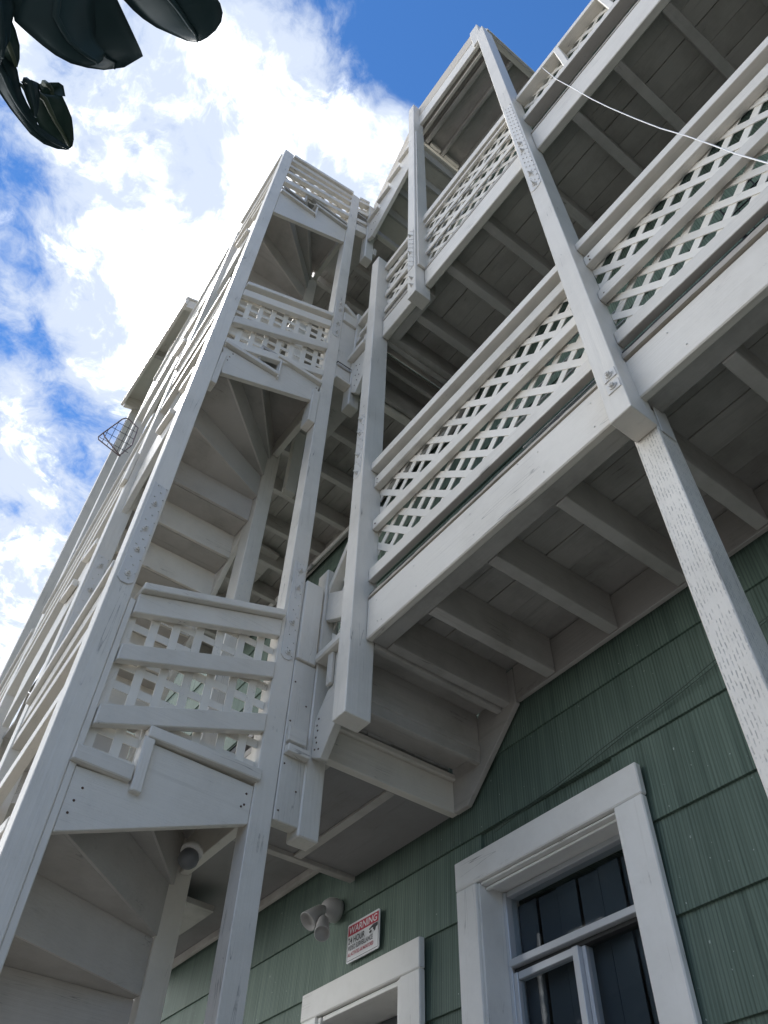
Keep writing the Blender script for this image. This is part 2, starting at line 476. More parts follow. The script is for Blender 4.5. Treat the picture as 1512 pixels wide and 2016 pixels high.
def sub(name, parent, base=None, label=None):
    o = bpy.data.objects.new(name, None)
    o.empty_display_size = 0.05
    link(o, parent, W(base) if base else BASE[parent.name].copy())
    if label:
        o['label'] = label
    return o


def mesh(name, verts, faces, mat, parent, smooth=False, world=False, bevel=0.0):
    """verts in building units (or metres when world); the origin is the middle of the piece"""
    pts = [Vector(v) if world else W(v) for v in verts]
    c = Vector((0, 0, 0))
    for p in pts:
        c += p
    c /= len(pts)
    me = bpy.data.meshes.new(name)
    if bevel > 0:
        bm = bmesh.new()
        vv = [bm.verts.new(p - c) for p in pts]
        for fc in faces:
            try:
                bm.faces.new([vv[i] for i in fc])
            except ValueError:
                pass
        bm.normal_update()
        bmesh.ops.recalc_face_normals(bm, faces=bm.faces[:])
        bmesh.ops.bevel(bm, geom=bm.edges[:], offset=bevel, segments=1, affect='EDGES', clamp_overlap=True)
        bm.to_mesh(me)
        bm.free()
    else:
        me.from_pydata([p - c for p in pts], [], faces)
        if not smooth:
            bm = bmesh.new(); bm.from_mesh(me)
            bmesh.ops.recalc_face_normals(bm, faces=bm.faces[:])
            bm.to_mesh(me); bm.free()
    if smooth:
        for p in me.polygons:
            p.use_smooth = True
    me.materials.append(mat)
    o = bpy.data.objects.new(name, me)
    return link(o, parent, c)


BOXF = [(0, 1, 2, 3), (7, 6, 5, 4), (0, 4, 5, 1), (1, 5, 6, 2), (2, 6, 7, 3), (3, 7, 4, 0)]


def box(name, parent, x0, x1, y0, y1, z0, z1, mat=None, bevel=0.0022, label=None):
    v = [(x0, y0, z0), (x1, y0, z0), (x1, y1, z0), (x0, y1, z0), (x0, y0, z1), (x1, y0, z1), (x1, y1, z1), (x0, y1, z1)]
    if bevel > 0 and parent is not house_of[0]:          # sawn timber is never quite straight
        dd = (abs(x1 - x0), abs(y1 - y0), abs(z1 - z0))
        la = dd.index(max(dd))
        lo = (x0, y0, z0)[la]
        for e in (0, 1):
            dv = [random.uniform(-.0011, .0011) for _ in range(3)]
            dv[la] = 0
            v = [tuple(a + b for a, b in zip(p, dv)) if (p[la] == lo) == (e == 0) else p for p in v]
    if mat is None:
        mat = WHITE
    if isinstance(mat, tuple):
        dd = (abs(x1 - x0), abs(y1 - y0), abs(z1 - z0))
        mat = mat[dd.index(max(dd))]
    o = mesh(name, v, BOXF, mat, parent, bevel=bevel)
    if label:
        o['label'] = label
    return o


def prism(name, parent, poly, axis, a0, a1, mat, bevel=0.0022):
    """poly: 2-D points in the two axes other than axis (in order x,y,z), extruded from a0 to a1"""
    def p3(q, a):
        q = list(q)
        q.insert(axis, a)
        return tuple(q)
    n = len(poly)
    v = [p3(q, a0) for q in poly] + [p3(q, a1) for q in poly]
    fcs = [tuple(range(n)), tuple(range(2 * n - 1, n - 1, -1))]
    for i in range(n):
        j = (i + 1) % n
        fcs.append((i, i + n, j + n, j))
    return mesh(name, v, fcs, mat, parent, bevel=bevel)


def bar(name, parent, p, q, w, h, mat, up=(0, 0, 1), bevel=0.0022):
    """straight timber from p to q (units); w across, h along up"""
    p, q = Vector(p), Vector(q)
    dvec = (q - p).normalized()
    side = dvec.cross(Vector(up)).normalized()
    u = side.cross(dvec).normalized()
    v = []
    for e in (p, q):
        for a, b in ((-1, -1), (1, -1), (1, 1), (-1, 1)):
            v.append(e + side * (a * w / 2) + u * (b * h / 2))
    if isinstance(mat, tuple):
        dd = [abs(x) for x in dvec]
        mat = mat[dd.index(max(dd))]
    return mesh(name, v, [(0, 1, 2, 3), (7, 6, 5, 4), (0, 4, 5, 1), (1, 5, 6, 2), (2, 6, 7, 3), (3, 7, 4, 0)], mat, parent, bevel=bevel)


def tube(name, parent, pts, rad, mat, n=8, closed=False, world=False):
    P = [Vector(p) for p in pts]
    V, Fc = [], []
    k = len(P)
    prev = None
    for i, p in enumerate(P):
        a = P[(i - 1) % k] if closed or i > 0 else p
        b = P[(i + 1) % k] if closed or i < k - 1 else p
        t = (b - a).normalized()
        ref = prev if prev is not None else (Vector((0, 0, 1)) if abs(t.z) < 0.9 else Vector((1, 0, 0)))
        s = t.cross(ref).cross(t)
        if s.length < 1e-6:
            s = t.orthogonal()
        s.normalize()
        prev = s
        u = t.cross(s)
        rr = rad[i] if isinstance(rad, (list, tuple)) else rad
        for j in range(n):
            an = 2 * math.pi * j / n
            V.append(p + s * (rr * math.cos(an)) + u * (rr * math.sin(an)))
    m_ = k if closed else k - 1
    for i in range(m_):
        for j in range(n):
            a, b = i * n + j, i * n + (j + 1) % n
            c, e = ((i + 1) % k) * n + (j + 1) % n, ((i + 1) % k) * n + j
            Fc.append((a, b, c, e))
    if not closed:
        Fc.append(tuple(range(n - 1, -1, -1)))
        Fc.append(tuple(range((k - 1) * n, k * n)))
    return mesh(name, V, Fc, mat, parent, smooth=True, world=world)


def clip(poly, a, b, c):
    """keep the side a*x+b*y<=c"""
    out = []
    for i in range(len(poly)):
        p, q = poly[i], poly[(i + 1) % len(poly)]
        dp, dq = a * p[0] + b * p[1] - c, a * q[0] + b * q[1] - c
        if dp <= 0:
            out.append(p)
        if dp * dq < 0:
            t = dp / (dp - dq)
            out.append((p[0] + t * (q[0] - p[0]), p[1] + t * (q[1] - p[1])))
    return out


def lattice(parent, region, axis, d0, th, dirs, pitch, width, mat=None, seed=0, phase=(0, 0)):
    """region: convex polygon (two coordinates other than axis), slats in two layers at depth d0 (first layer) and d0+th"""
    rnd = random.Random(seed)
    ar = sum(region[i][0] * region[(i + 1) % len(region)][1] - region[(i + 1) % len(region)][0] * region[i][1] for i in range(len(region)))
    if ar < 0:
        region = region[::-1]
    for li, ang in enumerate(dirs):
        a = math.radians(ang + rnd.uniform(-.5, .5))
        dx, dy = math.cos(a), math.sin(a)
        nx, ny = -dy, dx
        pr = [nx * p[0] + ny * p[1] for p in region]
        k0, k1 = math.floor(min(pr) / pitch) - 1, math.ceil(max(pr) / pitch) + 1
        for k in range(k0, k1 + 1):
            c = (k + phase[li]) * pitch + rnd.uniform(-.0018, .0018)
            w = width * rnd.uniform(.95, 1.05)
            poly = list(region)
            poly = clip(poly, nx, ny, c + w / 2)
            if len(poly) >= 3:
                poly = clip(poly, -nx, -ny, -(c - w / 2))
            if len(poly) < 3:
                continue
            A = abs(sum(poly[i][0] * poly[(i + 1) % len(poly)][1] - poly[(i + 1) % len(poly)][0] * poly[i][1] for i in range(len(poly)))) / 2
            if A < width * width * 0.6:
                continue
            prism('slat', parent, poly, axis, d0 + li * th, d0 + li * th + th * 0.97, mat or SLATM, bevel=0)


def nails(parent, pts, axis, sgn, mat=RUST, rad=0.0022, depth=0.0012, name='nail_head'):
    """pts: list of 3-D points (units) on faces looking along axis*sgn; one joined mesh of small heads"""
    V, Fc = [], []
    o = [i for i in range(3) if i != axis]
    for p in pts:
        b = len(V)
        for dpt, rr in ((0, rad), (depth, rad * .75)):
            for j in range(6):
                q = list(p)
                q[o[0]] += rr * math.cos(j * math.pi / 3)
                q[o[1]] += rr * math.sin(j * math.pi / 3)
                q[axis] += sgn * dpt
                V.append(tuple(q))
        for j in range(6):
            Fc.append((b + j, b + (j + 1) % 6, b + 6 + (j + 1) % 6, b + 6 + j))
        Fc.append(tuple(b + 6 + j for j in range(6)))
    if V:
        ob = mesh(name, V, Fc, mat, parent)
        ob['kind'] = 'stuff'
        return ob


def bolt(parent, p, axis, sgn, length=0.012, rad=0.0046, mat=None):
    """washer, nut and threaded end"""
    mat = mat or METAL_PAINT
    V, Fc = [], []
    o = [i for i in range(3) if i != axis]

    def cyl(r0, r1, h0, h1, n):
        b = len(V)
        for h, rr in ((h0, r0), (h1, r1)):
            for j in range(n):
                q = list(p)
                q[o[0]] += rr * math.cos(j * 2 * math.pi / n)
                q[o[1]] += rr * math.sin(j * 2 * math.pi / n)
                q[axis] += sgn * h
                V.append(tuple(q))
        for j in range(n):
            Fc.append((b + j, b + (j + 1) % n, b + n + (j + 1) % n, b + n + j))
        Fc.append(tuple(b + n + j for j in range(n)))
    cyl(rad * 1.5, rad * 1.5, 0, .002, 10)
    cyl(rad, rad * .9, .002, .006, 6)
    cyl(rad * .45, rad * .4, .006, length, 6)
    return mesh('bolt', V, Fc, mat, parent)


def plate(post, axis, sgn, face, u0, u1, z0, z1, bolts):
    """steel splice strap nailed on a post; axis = normal; u = other horizontal axis"""
    t = 0.0022
    lo, hi = (face, face + t) if sgn > 0 else (face - t, face)
    c = 0.008
    poly = [(u0 + c, z0), (u1 - c, z0), (u1, z0 + c), (u1, z1 - c), (u0 + c * 0, z1), (u0, z0 + c)]
    if axis == 0:
        pl = prism('splice_plate', post, poly, 0, lo, hi, METAL_PAINT, bevel=0.0015)
    else:
        pl = prism('splice_plate', post, poly, 1, lo, hi, METAL_PAINT, bevel=0.0015)
    top = hi if sgn > 0 else lo
    pts = []
    n = int((z1 - z0) / 0.017)
    for i in range(n):
        zz = z0 + 0.012 + i * (z1 - z0 - 0.02) / max(n - 1, 1)
        for k in range(3 if (u1 - u0) > .028 else 2):
            uu = u0 + (u1 - u0) * (0.2 + 0.3 * k if (u1 - u0) > .028 else 0.3 + 0.4 * k) + (0.004 if i % 2 else -0.004) * (1 if k != 1 else -1)
            if (i + k) % 2 == 0:
                continue
            pts.append((top, uu, zz) if axis == 0 else (uu, top, zz))
    nails(pl, pts, axis, sgn, mat=METAL_PAINT, rad=0.0021, depth=0.002)
    for zz in bolts:
        uc = (u0 + u1) / 2
        bolt(pl, (top, uc, zz) if axis == 0 else (uc, top, zz), axis, sgn, length=0.010)


# ------------------------------------------------------------------ ground
gz = -CZ / S
g = mesh('ground', [(-400, -400, gz), (400, -400, gz), (400, 400, gz), (-400, 400, gz)], [(0, 1, 2, 3)], ground_mat(), None)
g['kind'] = 'structure'

# ------------------------------------------------------------------ the house
house = thing('house', 'green house wall of striated shakes with white trimmed window and door under the balcony', 'house', (-0.8, 1.1, gz))
house_of[0] = house
XL, XR, ZT = -4.2, 1.9, 4.02
OPEN = [(-1.07, -0.737, 0.05, 0.676), (-1.581, -1.299, -0.62, 0.58)]       # window, door
xs = [XL, OPEN[1][0], OPEN[1][1], OPEN[0][0], OPEN[0][1], XR]
# structural wall round the openings, rooms behind it
for i in range(5):
    if i in (1, 3):
        o_ = OPEN[1] if i == 1 else OPEN[0]
        box('wall', house, xs[i], xs[i + 1], 1.012, 1.12, o_[3], ZT, GREEN, 0)
        box('wall', house, xs[i], xs[i + 1], 1.012, 1.12, gz, o_[2], GREEN, 0)
    else:
        box('wall', house, xs[i], xs[i + 1], 1.012, 1.12, gz, ZT, GREEN, 0)
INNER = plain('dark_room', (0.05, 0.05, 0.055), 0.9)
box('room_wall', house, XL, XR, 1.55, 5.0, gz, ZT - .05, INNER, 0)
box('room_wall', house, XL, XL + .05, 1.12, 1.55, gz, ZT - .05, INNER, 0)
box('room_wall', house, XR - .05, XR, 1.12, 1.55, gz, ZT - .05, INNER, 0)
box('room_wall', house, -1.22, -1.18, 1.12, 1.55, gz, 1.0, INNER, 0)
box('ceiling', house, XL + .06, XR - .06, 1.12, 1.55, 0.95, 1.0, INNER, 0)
box('roof', house, XL - .03, XR + .03, 0.99, 5.05, ZT, ZT + .05, plain('tar_roof', (0.06, 0.06, 0.06), 0.9), 0)
# courses of shakes: lower edge proud, upper edge tucked under the next course
CO = 0.1397
z = 0.635 - 9 * CO
rnd = random.Random(3)
while z < ZT - 0.01:
    za, zb = z, min(z + CO + 0.012, ZT)
    spans = [(XL, XR)]
    for (a, b_, c0, c1) in OPEN:
        if za < c1 - 0.002 and zb > c0 + .002:
            nxt = []
            for s0, s1 in spans:
                if b_ <= s0 or a >= s1:
                    nxt.append((s0, s1))
                else:
                    if s0 < a: nxt.append((s0, a))
                    if b_ < s1: nxt.append((b_, s1))
            spans = nxt
    for s0, s1 in spans:
        x = s0
        while x < s1 - 1e-4:
            wd = rnd.uniform(.62, .95) if za < 1.0 else rnd.uniform(1.3, 1.8)
            x2 = min(x + wd, s1)
            if s1 - x2 < 0.12:
                x2 = s1
            j = rnd.uniform(-.0012, .0012)
            g_ = 0.0006
            v = [(x + g_, 1.0018 + j * .5, za), (x2 - g_, 1.0018 + j * .5, za), (x2 - g_, 1.0115, za), (x + g_, 1.0115, za),
                 (x + g_, 1.0075, zb), (x2 - g_, 1.0075, zb), (x2 - g_, 1.0115, zb), (x + g_, 1.0115, zb)]
            mesh('shake_panel', v, BOXF, GREEN, house)
            x = x2
    z += CO


def casing_board(parent, name, poly, y0=0.985, y1=0.9988, grain=0):
    return prism(name, parent, poly, 1, y0, y1, CASING[grain], bevel=0.005)


# window: casing, jambs, aluminium slider with a fixed light above
win = sub('window', house, (-0.9, 1.0, 0.4))
casing_board(win, 'head_casing', [(-1.127, .677), (-.677, .6765), (-.6765, .7305), (-1.1275, .7305)])
casing_board(win, 'side_casing', [(-1.127, -.02), (-1.0705, -.02), (-1.0705, .6765), (-1.1265, .6765)], 0.9855, grain=2)
casing_board(win, 'side_casing', [(-.7365, -.02), (-.679, -.02), (-.6785, .676), (-.7365, .676)], 0.9855, grain=2)
box('sill', win, -1.14, -.665, 0.955, 1.06, -.045, -.02, CASING)
box('jamb', win, -1.0705, -1.0665, 0.992, 1.09, -.02, .6755, CASING)
box('jamb', win, -.7405, -.7365, 0.992, 1.09, -.02, .6755, CASING)
box('head_jamb', win, -1.0660, -.7410, 0.994, 1.09, .6715, .6755, CASING)
box('stop_bead', win, -1.0655, -.7415, 1.006, 1.014, .6665, .6712, CASING)
# aluminium frame
yf = 1.05
box('frame_side', win, -1.0660, -1.0565, yf - .004, yf + .024, .0, .6710, ALU, .002)
box('frame_side', win, -.7505, -.7410, yf - .004, yf + .024, .0, .6710, ALU, .002)
box('frame_head', win, -1.0560, -.7510, yf - .004, yf + .024, .662, .6710, ALU, .002)
box('transom_bar', win, -1.0560, -.7510, yf - .012, yf + .024, .5405, .552, ALU, .002)
box('dark_strip', win, -1.0560, -.7510, yf + .000, yf + .020, .534, .5402, plain('dark_strip_paint', (.03, .03, .03), .7), 0)  # dark strip just below the transom bar
box('sash_stile', win, -.917, -.904, yf - .008, yf + .016, .0, .5335, ALU, .002)
box('sash_stile', win, -.9035, -.896, yf + .002, yf + .020, .0, .5335, ALU, .0015)
box('sash_rail', win, -1.0455, -.9175, yf - .004, yf + .012, .522, .5335, ALU, .002)
box('sash_stile', win, -1.0560, -1.0460, yf - .004, yf + .012, .0, .5335, ALU, .002)
GL = glass_mat()
box('pane', win, -1.0560, -.7510, yf + .008, yf + .010, .5525, .6615, GL, 0)
box('pane', win, -1.0455, -.9175, yf + .003, yf + .005, .0, .5215, GL, 0)
box('pane', win, -.8955, -.7510, yf + .010, yf + .012, .0, .5335, GL, 0)
CUR = curtain_mat()
x = -1.06
k = 0
while x < -.76:                                      # vertical blind slats behind the glass
    box('blind_slat', win, x, x + .045, 1.078 + .004 * (k % 2), 1.080 + .004 * (k % 2), 0, .655, CUR, 0)
    x += .049
    k += 1
# door opening beside it
dr = sub('door', house, (-1.44, 1.0, 0))
casing_board(dr, 'head_casing', [(-1.642, .582), (-1.2355, .580), (-1.2355, .6345), (-1.6425, .635)])
casing_board(dr, 'side_casing', [(-1.642, gz + .01), (-1.582, gz + .01), (-1.582, .5815), (-1.642, .5815)], 0.9855, grain=2)
casing_board(dr, 'side_casing', [(-1.298, gz + .01), (-1.236, gz + .01), (-1.236, .5795), (-1.298, .5795)], 0.9855, grain=2)
box('jamb', dr, -1.582, -1.570, 0.992, 1.12, gz + .01, .579, CASING)
box('jamb', dr, -1.311, -1.2985, 0.992, 1.12, gz + .01, .579, CASING)
box('head_jamb', dr, -1.5695, -1.3115, 0.994, 1.12, .570, .579, CASING)
box('door_leaf', dr, -1.5695, -1.3115, 1.085, 1.105, gz + .02, .569, plain('dark_door_paint', (0.045, 0.05, 0.055), 0.4), .003)
box('door_panel', dr, -1.545, -1.336, 1.080, 1.0845, .1, .54, plain('dark_door_glass', (0.02, 0.022, 0.026), 0.12), .002)


# ------------------------------------------------------------------ posts
POSTG = 'square white posts carrying the balconies and stairs'


def post(name_label, x0, x1, y0, y1, z0, z1, mat=None, group=POSTG, notch=None):
    t = thing('post', name_label, 'post', ((x0 + x1) / 2, (y0 + y1) / 2, z0), group)
    box('shaft', t, x0, x1, y0, y1, z0, z1, mat or PZ, .003)
    return t


p1low = post('thick white post with rows of slit marks running down past the window', -.326, -.286, .6605, .704, gz, .985, INC_Z)
box('angle_bracket', p1low, -.2855, -.2835, .668, .698, .93, 1.0, METAL_PAINT, .001)
p1 = post('long white post bolted over both balcony fronts, cut off just below the lower beam', -.322, -.283, .605, .66, .935, 3.895)
plate(p1, 1, -1, .605, -.3195, -.2875, 1.88, 2.60, [2.165, 2.225, 1.905, 1.98])
for zz in (1.033, 1.002):
    prism('square_washer', p1, [(-.309, zz - .011), (-.286, zz - .011), (-.286, zz + .011), (-.309, zz + .011)], 1, .6030, .605, METAL_PAINT, .001)
    bolt(p1, (-.2975, .6030, zz), 1, -1, .007, .0046)
pc = post('white corner post at the stair end of the lower balcony, cut off below its beam', -.998, -.958, .607, .662, .815, 2.765)
plate(pc, 1, -1, .607, -.997, -.968, 1.49, 1.76, [1.735, 1.672, 1.578, 1.508])
pe = post('short white post rising from the upper balcony beam to the roof deck', -.788, -.750, .605, .66, 2.12, 4.20)
box('side_batten', pe, -.7495, -.742, .612, .655, 2.30, 3.74, PZ)
plate(pe, 1, -1, .605, -.786, -.757, 2.30, 2.60, [2.56, 2.42])
bolt(pe, (-.767, .605, 2.225), 1, -1)
bolt(pe, (-.767, .605, 2.178), 1, -1)
# stair posts
pa = post('tall outer corner post of the stairs with steel strap below the lowest lattice', -1.166, -1.125, .194, .236, gz, 3.65)
plate(pa, 0, 1, -1.125, .200, .231, 1.012, 1.30, [1.235, 1.16, 1.10, 1.035])
box('trim_strip', pa, -1.160, -1.128, .2365, .248, gz, .99, PZ, .003)
box('trim_strip', pa, -1.160, -1.127, .2365, .253, 1.75, 1.90, PZ, .003)
pb = post('tall inner post of the stairs beside the boxed corner, steel strap at handrail height', -1.165, -1.125, .543, .584, gz, 3.72)
plate(pb, 0, 1, -1.125, .551, .579, 1.012, 1.29, [1.262, 1.21, 1.108, 1.03])
plate(pb, 0, 1, -1.125, .551, .579, 2.365, 2.62, [2.60, 2.552, 2.45, 2.39])
box('filler_block', pb, -1.164, -1.122, .520, .5425, 1.83, 1.99, PZ, .004)
pa2 = post('second outer stair post, steel strap low on its face, squeezed between handrails', -1.52, -1.48, .197, .238, gz, 3.45)
plate(pa2, 0, 1, -1.48, .203, .233, 1.06, 1.38, [1.346, 1.266, 1.161])
box('filler_block', pa2, -1.512, -1.476, .186, .1965, 1.66, 1.78, PZ, .004)
pa3 = post('third outer stair post toward the far end of the stairs', -2.02, -1.98, .200, .242, gz, 3.2)
box('filler_block', pa3, -2.01, -1.976, .2425, .262, 2.02, 2.13, PZ, .004)
pa4 = post('farthest outer stair post, left edge of the stairs against the sky', -2.46, -2.42, .205, .247, gz, 3.2)
nw = post('newel post in the heart of the winding stairs', -1.455, -1.395, .532, .575, gz, 3.3)
nails(nw, [(-1.395, .545 + .012 * (i % 2), 1.30 + i * .02) for i in range(12)], 0, 1, mat=METAL_PAINT)


# ------------------------------------------------------------------ balconies
def rail_span(parent, x0, x1, spec, y0=.642, y1=.664):
    """horizontal rails between two posts. spec: list of (name, z0, z1, y0, y1, material)"""
    for nm, a, b, ya, yb, mt in spec:
        box(nm, parent, x0, x1, ya, yb, a, b, mt, .0025)


def rough_edge(parent, x0, x1, z0, z1, y, seed, dark=True):
    """broken edge of the deck membrane: a ragged strip with torn tar paper above it"""
    rnd_ = random.Random(seed)
    n = int((x1 - x0) / .016)
    for nm, za, zb, yo, mt, amp in (('deck_edge', z0, z1 - .003, y, WEATHER, .0006), ('tar_paper', z1 - .005, z1 + .007, y + .004, DARKTAR, .0022)):
        V, Fc = [], []
        walk = 0
        for i in range(n + 1):
            x = x0 + (x1 - x0) * i / n
            walk = .45 * walk + rnd_.uniform(-1, 1) * amp
            if rnd_.random() < .06:
                walk -= amp * 2.5
            V += [(x, yo + rnd_.uniform(-.0003, .0003), za), (x, yo + rnd_.uniform(-.0006, .0006) + (walk * .3), zb + walk), (x, yo + .05, zb + walk), (x, yo + .05, za)]
            if i:
                b = 4 * i
                for j in range(4):
                    Fc.append((b - 4 + j, b - 4 + (j + 1) % 4, b + (j + 1) % 4, b + j))
        Fc.append((0, 3, 2, 1)); Fc.append((4 * n, 4 * n + 1, 4 * n + 2, 4 * n + 3))
        mesh(nm, V, Fc, mt, parent)


def floor(parent, x0, x1, y0, y1, z0, pitch, th=.014, mat=None, seed=1):
    rnd_ = random.Random(seed)
    y = y0
    while y < y1 - .004:
        y2 = min(y + pitch, y1)
        dz = rnd_.uniform(-.0012, .0012)
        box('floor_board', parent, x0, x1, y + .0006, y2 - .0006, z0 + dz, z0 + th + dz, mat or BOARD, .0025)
        y = y2
    box('deck_sheet', parent, x0, x1, y0, y1, z0 + th + .0018, z0 + th + .004, DARKTAR, 0)


XE = 1.0      # the balconies run on past the right edge of the frame
# lower balcony
b1 = thing('balcony', 'lower white balcony with wide fascia board and diagonal lattice railing over the window', 'balcony', (-.3, .8, .99), 'balconies along the green wall')
box('fascia_board', b1, -.957, XE, .640, .655, .990, 1.092, PX, .005)
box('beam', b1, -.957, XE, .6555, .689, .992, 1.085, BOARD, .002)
for xj in (-.155, -.317, -.48, -.643, -.806, .008, .171, .334, .497):
    box('joist', b1, xj - .024, xj, .6895, .987, .991, 1.078, SOF, .003)
box('joist', b1, -.957, -.935, .6895, .987, .991, 1.078, SOF, .003)
box('ledger', b1, -.918, XE, .9875, .9979, .989, 1.075, SOF, .003)
floor(b1, -.957, XE, .645, .9975, 1.0795, .0585, seed=4)
rough_edge(b1, -.955, -.325, 1.0945, 1.104, .638, 5)
rough_edge(b1, -.282, XE, 1.0945, 1.110, .635, 6)
for i, (xa, xb) in enumerate(((-.9575, -.3225), (-.2825, XE))):
    rl = sub('railing', b1, (xa, .65, 1.1))
    rail_span(rl, xa, xb, [
        ('cap_rail', 1.512, 1.538, .628, .664, PX),
        ('top_rail', 1.455, 1.489, .640, .6575, INC_X),
        ('middle_rail', 1.305, 1.335, .640, .6545, PX),
        ('bottom_rail', 1.146, 1.180, .638, .6535, PX)])
    lattice(rl, [(xa, 1.165), (xb, 1.165), (xb, 1.50), (xa, 1.50)], 1, .6578, .0019, (135, 45), .0433, .0161, seed=11 + i)
    nails(rl, [(xa + .012, .6279 if 0 else .640, zz) for zz in (1.46, 1.475, 1.315, 1.16)] + [(xb - .012, .640, zz) for zz in (1.46, 1.315, 1.16)], 1, -1)
nails(b1, [(x_ + random.uniform(-.01, .01), .640, zz) for x_ in (-.92, -.80, -.64, -.48, -.36, -.2, 0.0, .17) for zz in (1.012, 1.07)], 1, -1, mat=METAL_PAINT, rad=.0016)
# upper balcony
b2 = thing('balcony', 'upper white balcony whose board floor is seen from below across the top right', 'balcony', (-.3, .8, 2.2), 'balconies along the green wall')
box('fascia_board', b2, -.957, -.787, .638, .660, 2.190, 2.290, PX, .005)
box('fascia_board', b2, -.749, -.3225, .638, .660, 2.193, 2.292, PX, .005)
box('fascia_board', b2, -.2825, XE, .638, .660, 2.200, 2.332, PX, .005)
box('beam', b2, -.940, -.76, .6605, .690, 2.196, 2.28, SOF, .004)
for xj in (.141, -.011, -.154, -.33, -.50, -.659, -.832, .30, .46):
    box('joist', b2, xj - .024, xj, .6605 if xj > -.76 else .6905, .987, 2.201, 2.283, SOF, .003)
box('joist', b2, -.957, -.937, .6605, .987, 2.201, 2.283, SOF, .003)
box('ledger', b2, -.957, XE, .9875, .9979, 2.199, 2.28, SOF, .003)
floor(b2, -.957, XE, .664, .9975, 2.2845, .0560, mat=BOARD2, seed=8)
rough_edge(b2, -.955, -.79, 2.293, 2.315, .637, 15)
rough_edge(b2, -.748, -.325, 2.293, 2.312, .637, 16)
rough_edge(b2, -.281, XE, 2.334, 2.345, .637, 17)
for i, (xa, xb) in enumerate(((-.9575, -.7885), (-.7495, -.3225))):
    rl = sub('railing', b2, (xa, .65, 2.3))
    rail_span(rl, xa, xb, [
        ('cap_rail', 2.692, 2.718, .634, .6500, PX),
        ('top_rail', 2.604, 2.633, .639, .6480, PX),
        ('middle_rail', 2.478, 2.508, .640, .6470, PX),
        ('bottom_rail', 2.360, 2.387, .640, .6470, PX)] if i == 0 else [
        ('cap_rail', 2.680, 2.722, .634, .6500, PX),
        ('top_rail', 2.650, 2.664, .640, .6480, PX),
        ('middle_rail', 2.524, 2.548, .640, .6445, PX),
        ('bottom_rail', 2.412, 2.436, .640, .6445, PX)])
    lattice(rl, [(xa, 2.31), (xb, 2.31), (xb, 2.69), (xa, 2.69)], 1, .6505, .0019, (135, 45), .0433, .0155, seed=21 + i)
rl = sub('railing', b2, (-.28, .65, 2.3))
rail_span(rl, -.2825, XE, [
    ('cap_rail', 2.714, 2.742, .638, .684, INC_X),
    ('bottom_rail', 2.464, 2.496, .632, .668, INC_X)])
for xb_ in (-.112, .058, .228):
    box('rail_block', rl, xb_ - .008, xb_ + .010, .634, .662, 2.499, 2.7135, PZ, .004)
lattice(rl, [(-.2825, 2.47), (XE, 2.47), (XE, 2.72), (-.2825, 2.72)], 1, .6700, .0019, (135, 45), .0433, .0161, seed=31)
# roof deck with the closed stair to it
b3 = thing('roof_deck', 'small top deck with tan boarded front and ribbed underside against the sky', 'deck', (-.55, .8, 3.9))
box('front_board', b3, -.789, -.366, .640, .655, 4.160, 4.228, TAN, .004)
box('front_board', b3, -.789, -.366, .640, .655, 4.072, 4.157, TAN, .004)
box('front_board', b3, -.789, -.3225, .641, .656, 3.926, 4.069, PX, .004)
box('corner_cap', b3, -.365, -.316, .634, .656, 3.935, 4.232, PZ, .004)
box('lower_beam', b3, -.789, -.3225, .668, .682, 3.912, 4.05, PX, .004)
box('lower_beam', b3, -.789, -.3225, .702, .722, 3.912, 4.04, SOF, .004)
box('rib', b3, -.79, -.31, .796, .812, 3.906, 3.95, SOF, .004)
box('rib', b3, -.79, -.31, .905, .925, 3.906, 3.95, SOF, .004)
box('end_beam', b3, -.308, -.286, .64, .99, 3.905, 4.00, PY, .004)
box('end_trim', b3, -.285, -.277, .632, .99, 3.895, 3.92, PY, .003)
box('end_beam', b3, -.812, -.791, .662, .99, 3.905, 4.00, PY, .004)
box('cleat', b3, -.79, -.776, .73, .79, 3.906, 3.945, PY, .003)
box('cleat', b3, -.79, -.776, .815, .90, 3.906, 3.945, PY, .003)
box('deck_board', b3, -.81, -.29, .66, .99, 3.951, 3.962, SOF[0], 0)
# closed flight from the third landing up to the roof deck
RUN, RISE = .0765, .0905


def flight_prof(x, z, n):
    pts = []
    for i in range(n):
        pts.append((x, z)); pts.append((x, z + RISE)) if i else None
        x += RUN
        z += 0
    return pts


steps = [(-1.113, -1.037, 3.487), (-1.044, -.960, 3.572), (-.968, -.888, 3.660), (-.892, -.815, 3.748), (-.82, -.79, 3.836)]
for i, (xa, xb, zt) in enumerate(steps):
    box('tread', b3, xa - .004, xb, .628, .990, zt, zt + .014, PY, .003)
    if i:
        box('riser', b3, xa + .006, xa + .016, .660, .99, steps[i - 1][2] - .004, zt - .0005, SOF[1], .002)
prism('stringer', b3, [(-1.118, 3.485), (-1.118, 3.30), (-1.085, 3.282), (-.835, 3.52), (-.790, 3.56), (-.790, 3.78), (-.82, 3.78), (-.82, 3.745), (-.897, 3.745), (-.897, 3.657), (-.968, 3.657), (-.968, 3.569), (-1.044, 3.569), (-1.044, 3.485)], 1, .642, .658, PX, .003)
sl = (4.20 - 3.764) / (1.125 - .841)
for dz0, dz1, mt in ((-.07, 0, TAN), (-.155, -.074, TAN), (-.225, -.159, PX)):
    prism('side_board', b3, [(-1.122, 3.764 + dz0), (-.790, 3.764 + dz0 + sl * .332), (-.790, 3.764 + dz1 + sl * .332), (-1.122, 3.764 + dz1)], 1, .6605, .672, mt, .003)
nails(b3, [(-1.09 + .012 * i, .642, 3.36 + .02 * i + .03 * (i % 2)) for i in range(6)], 1, -1)

# ------------------------------------------------------------------ winding stairs, one turn per storey
NX, NY = -1.425, .553


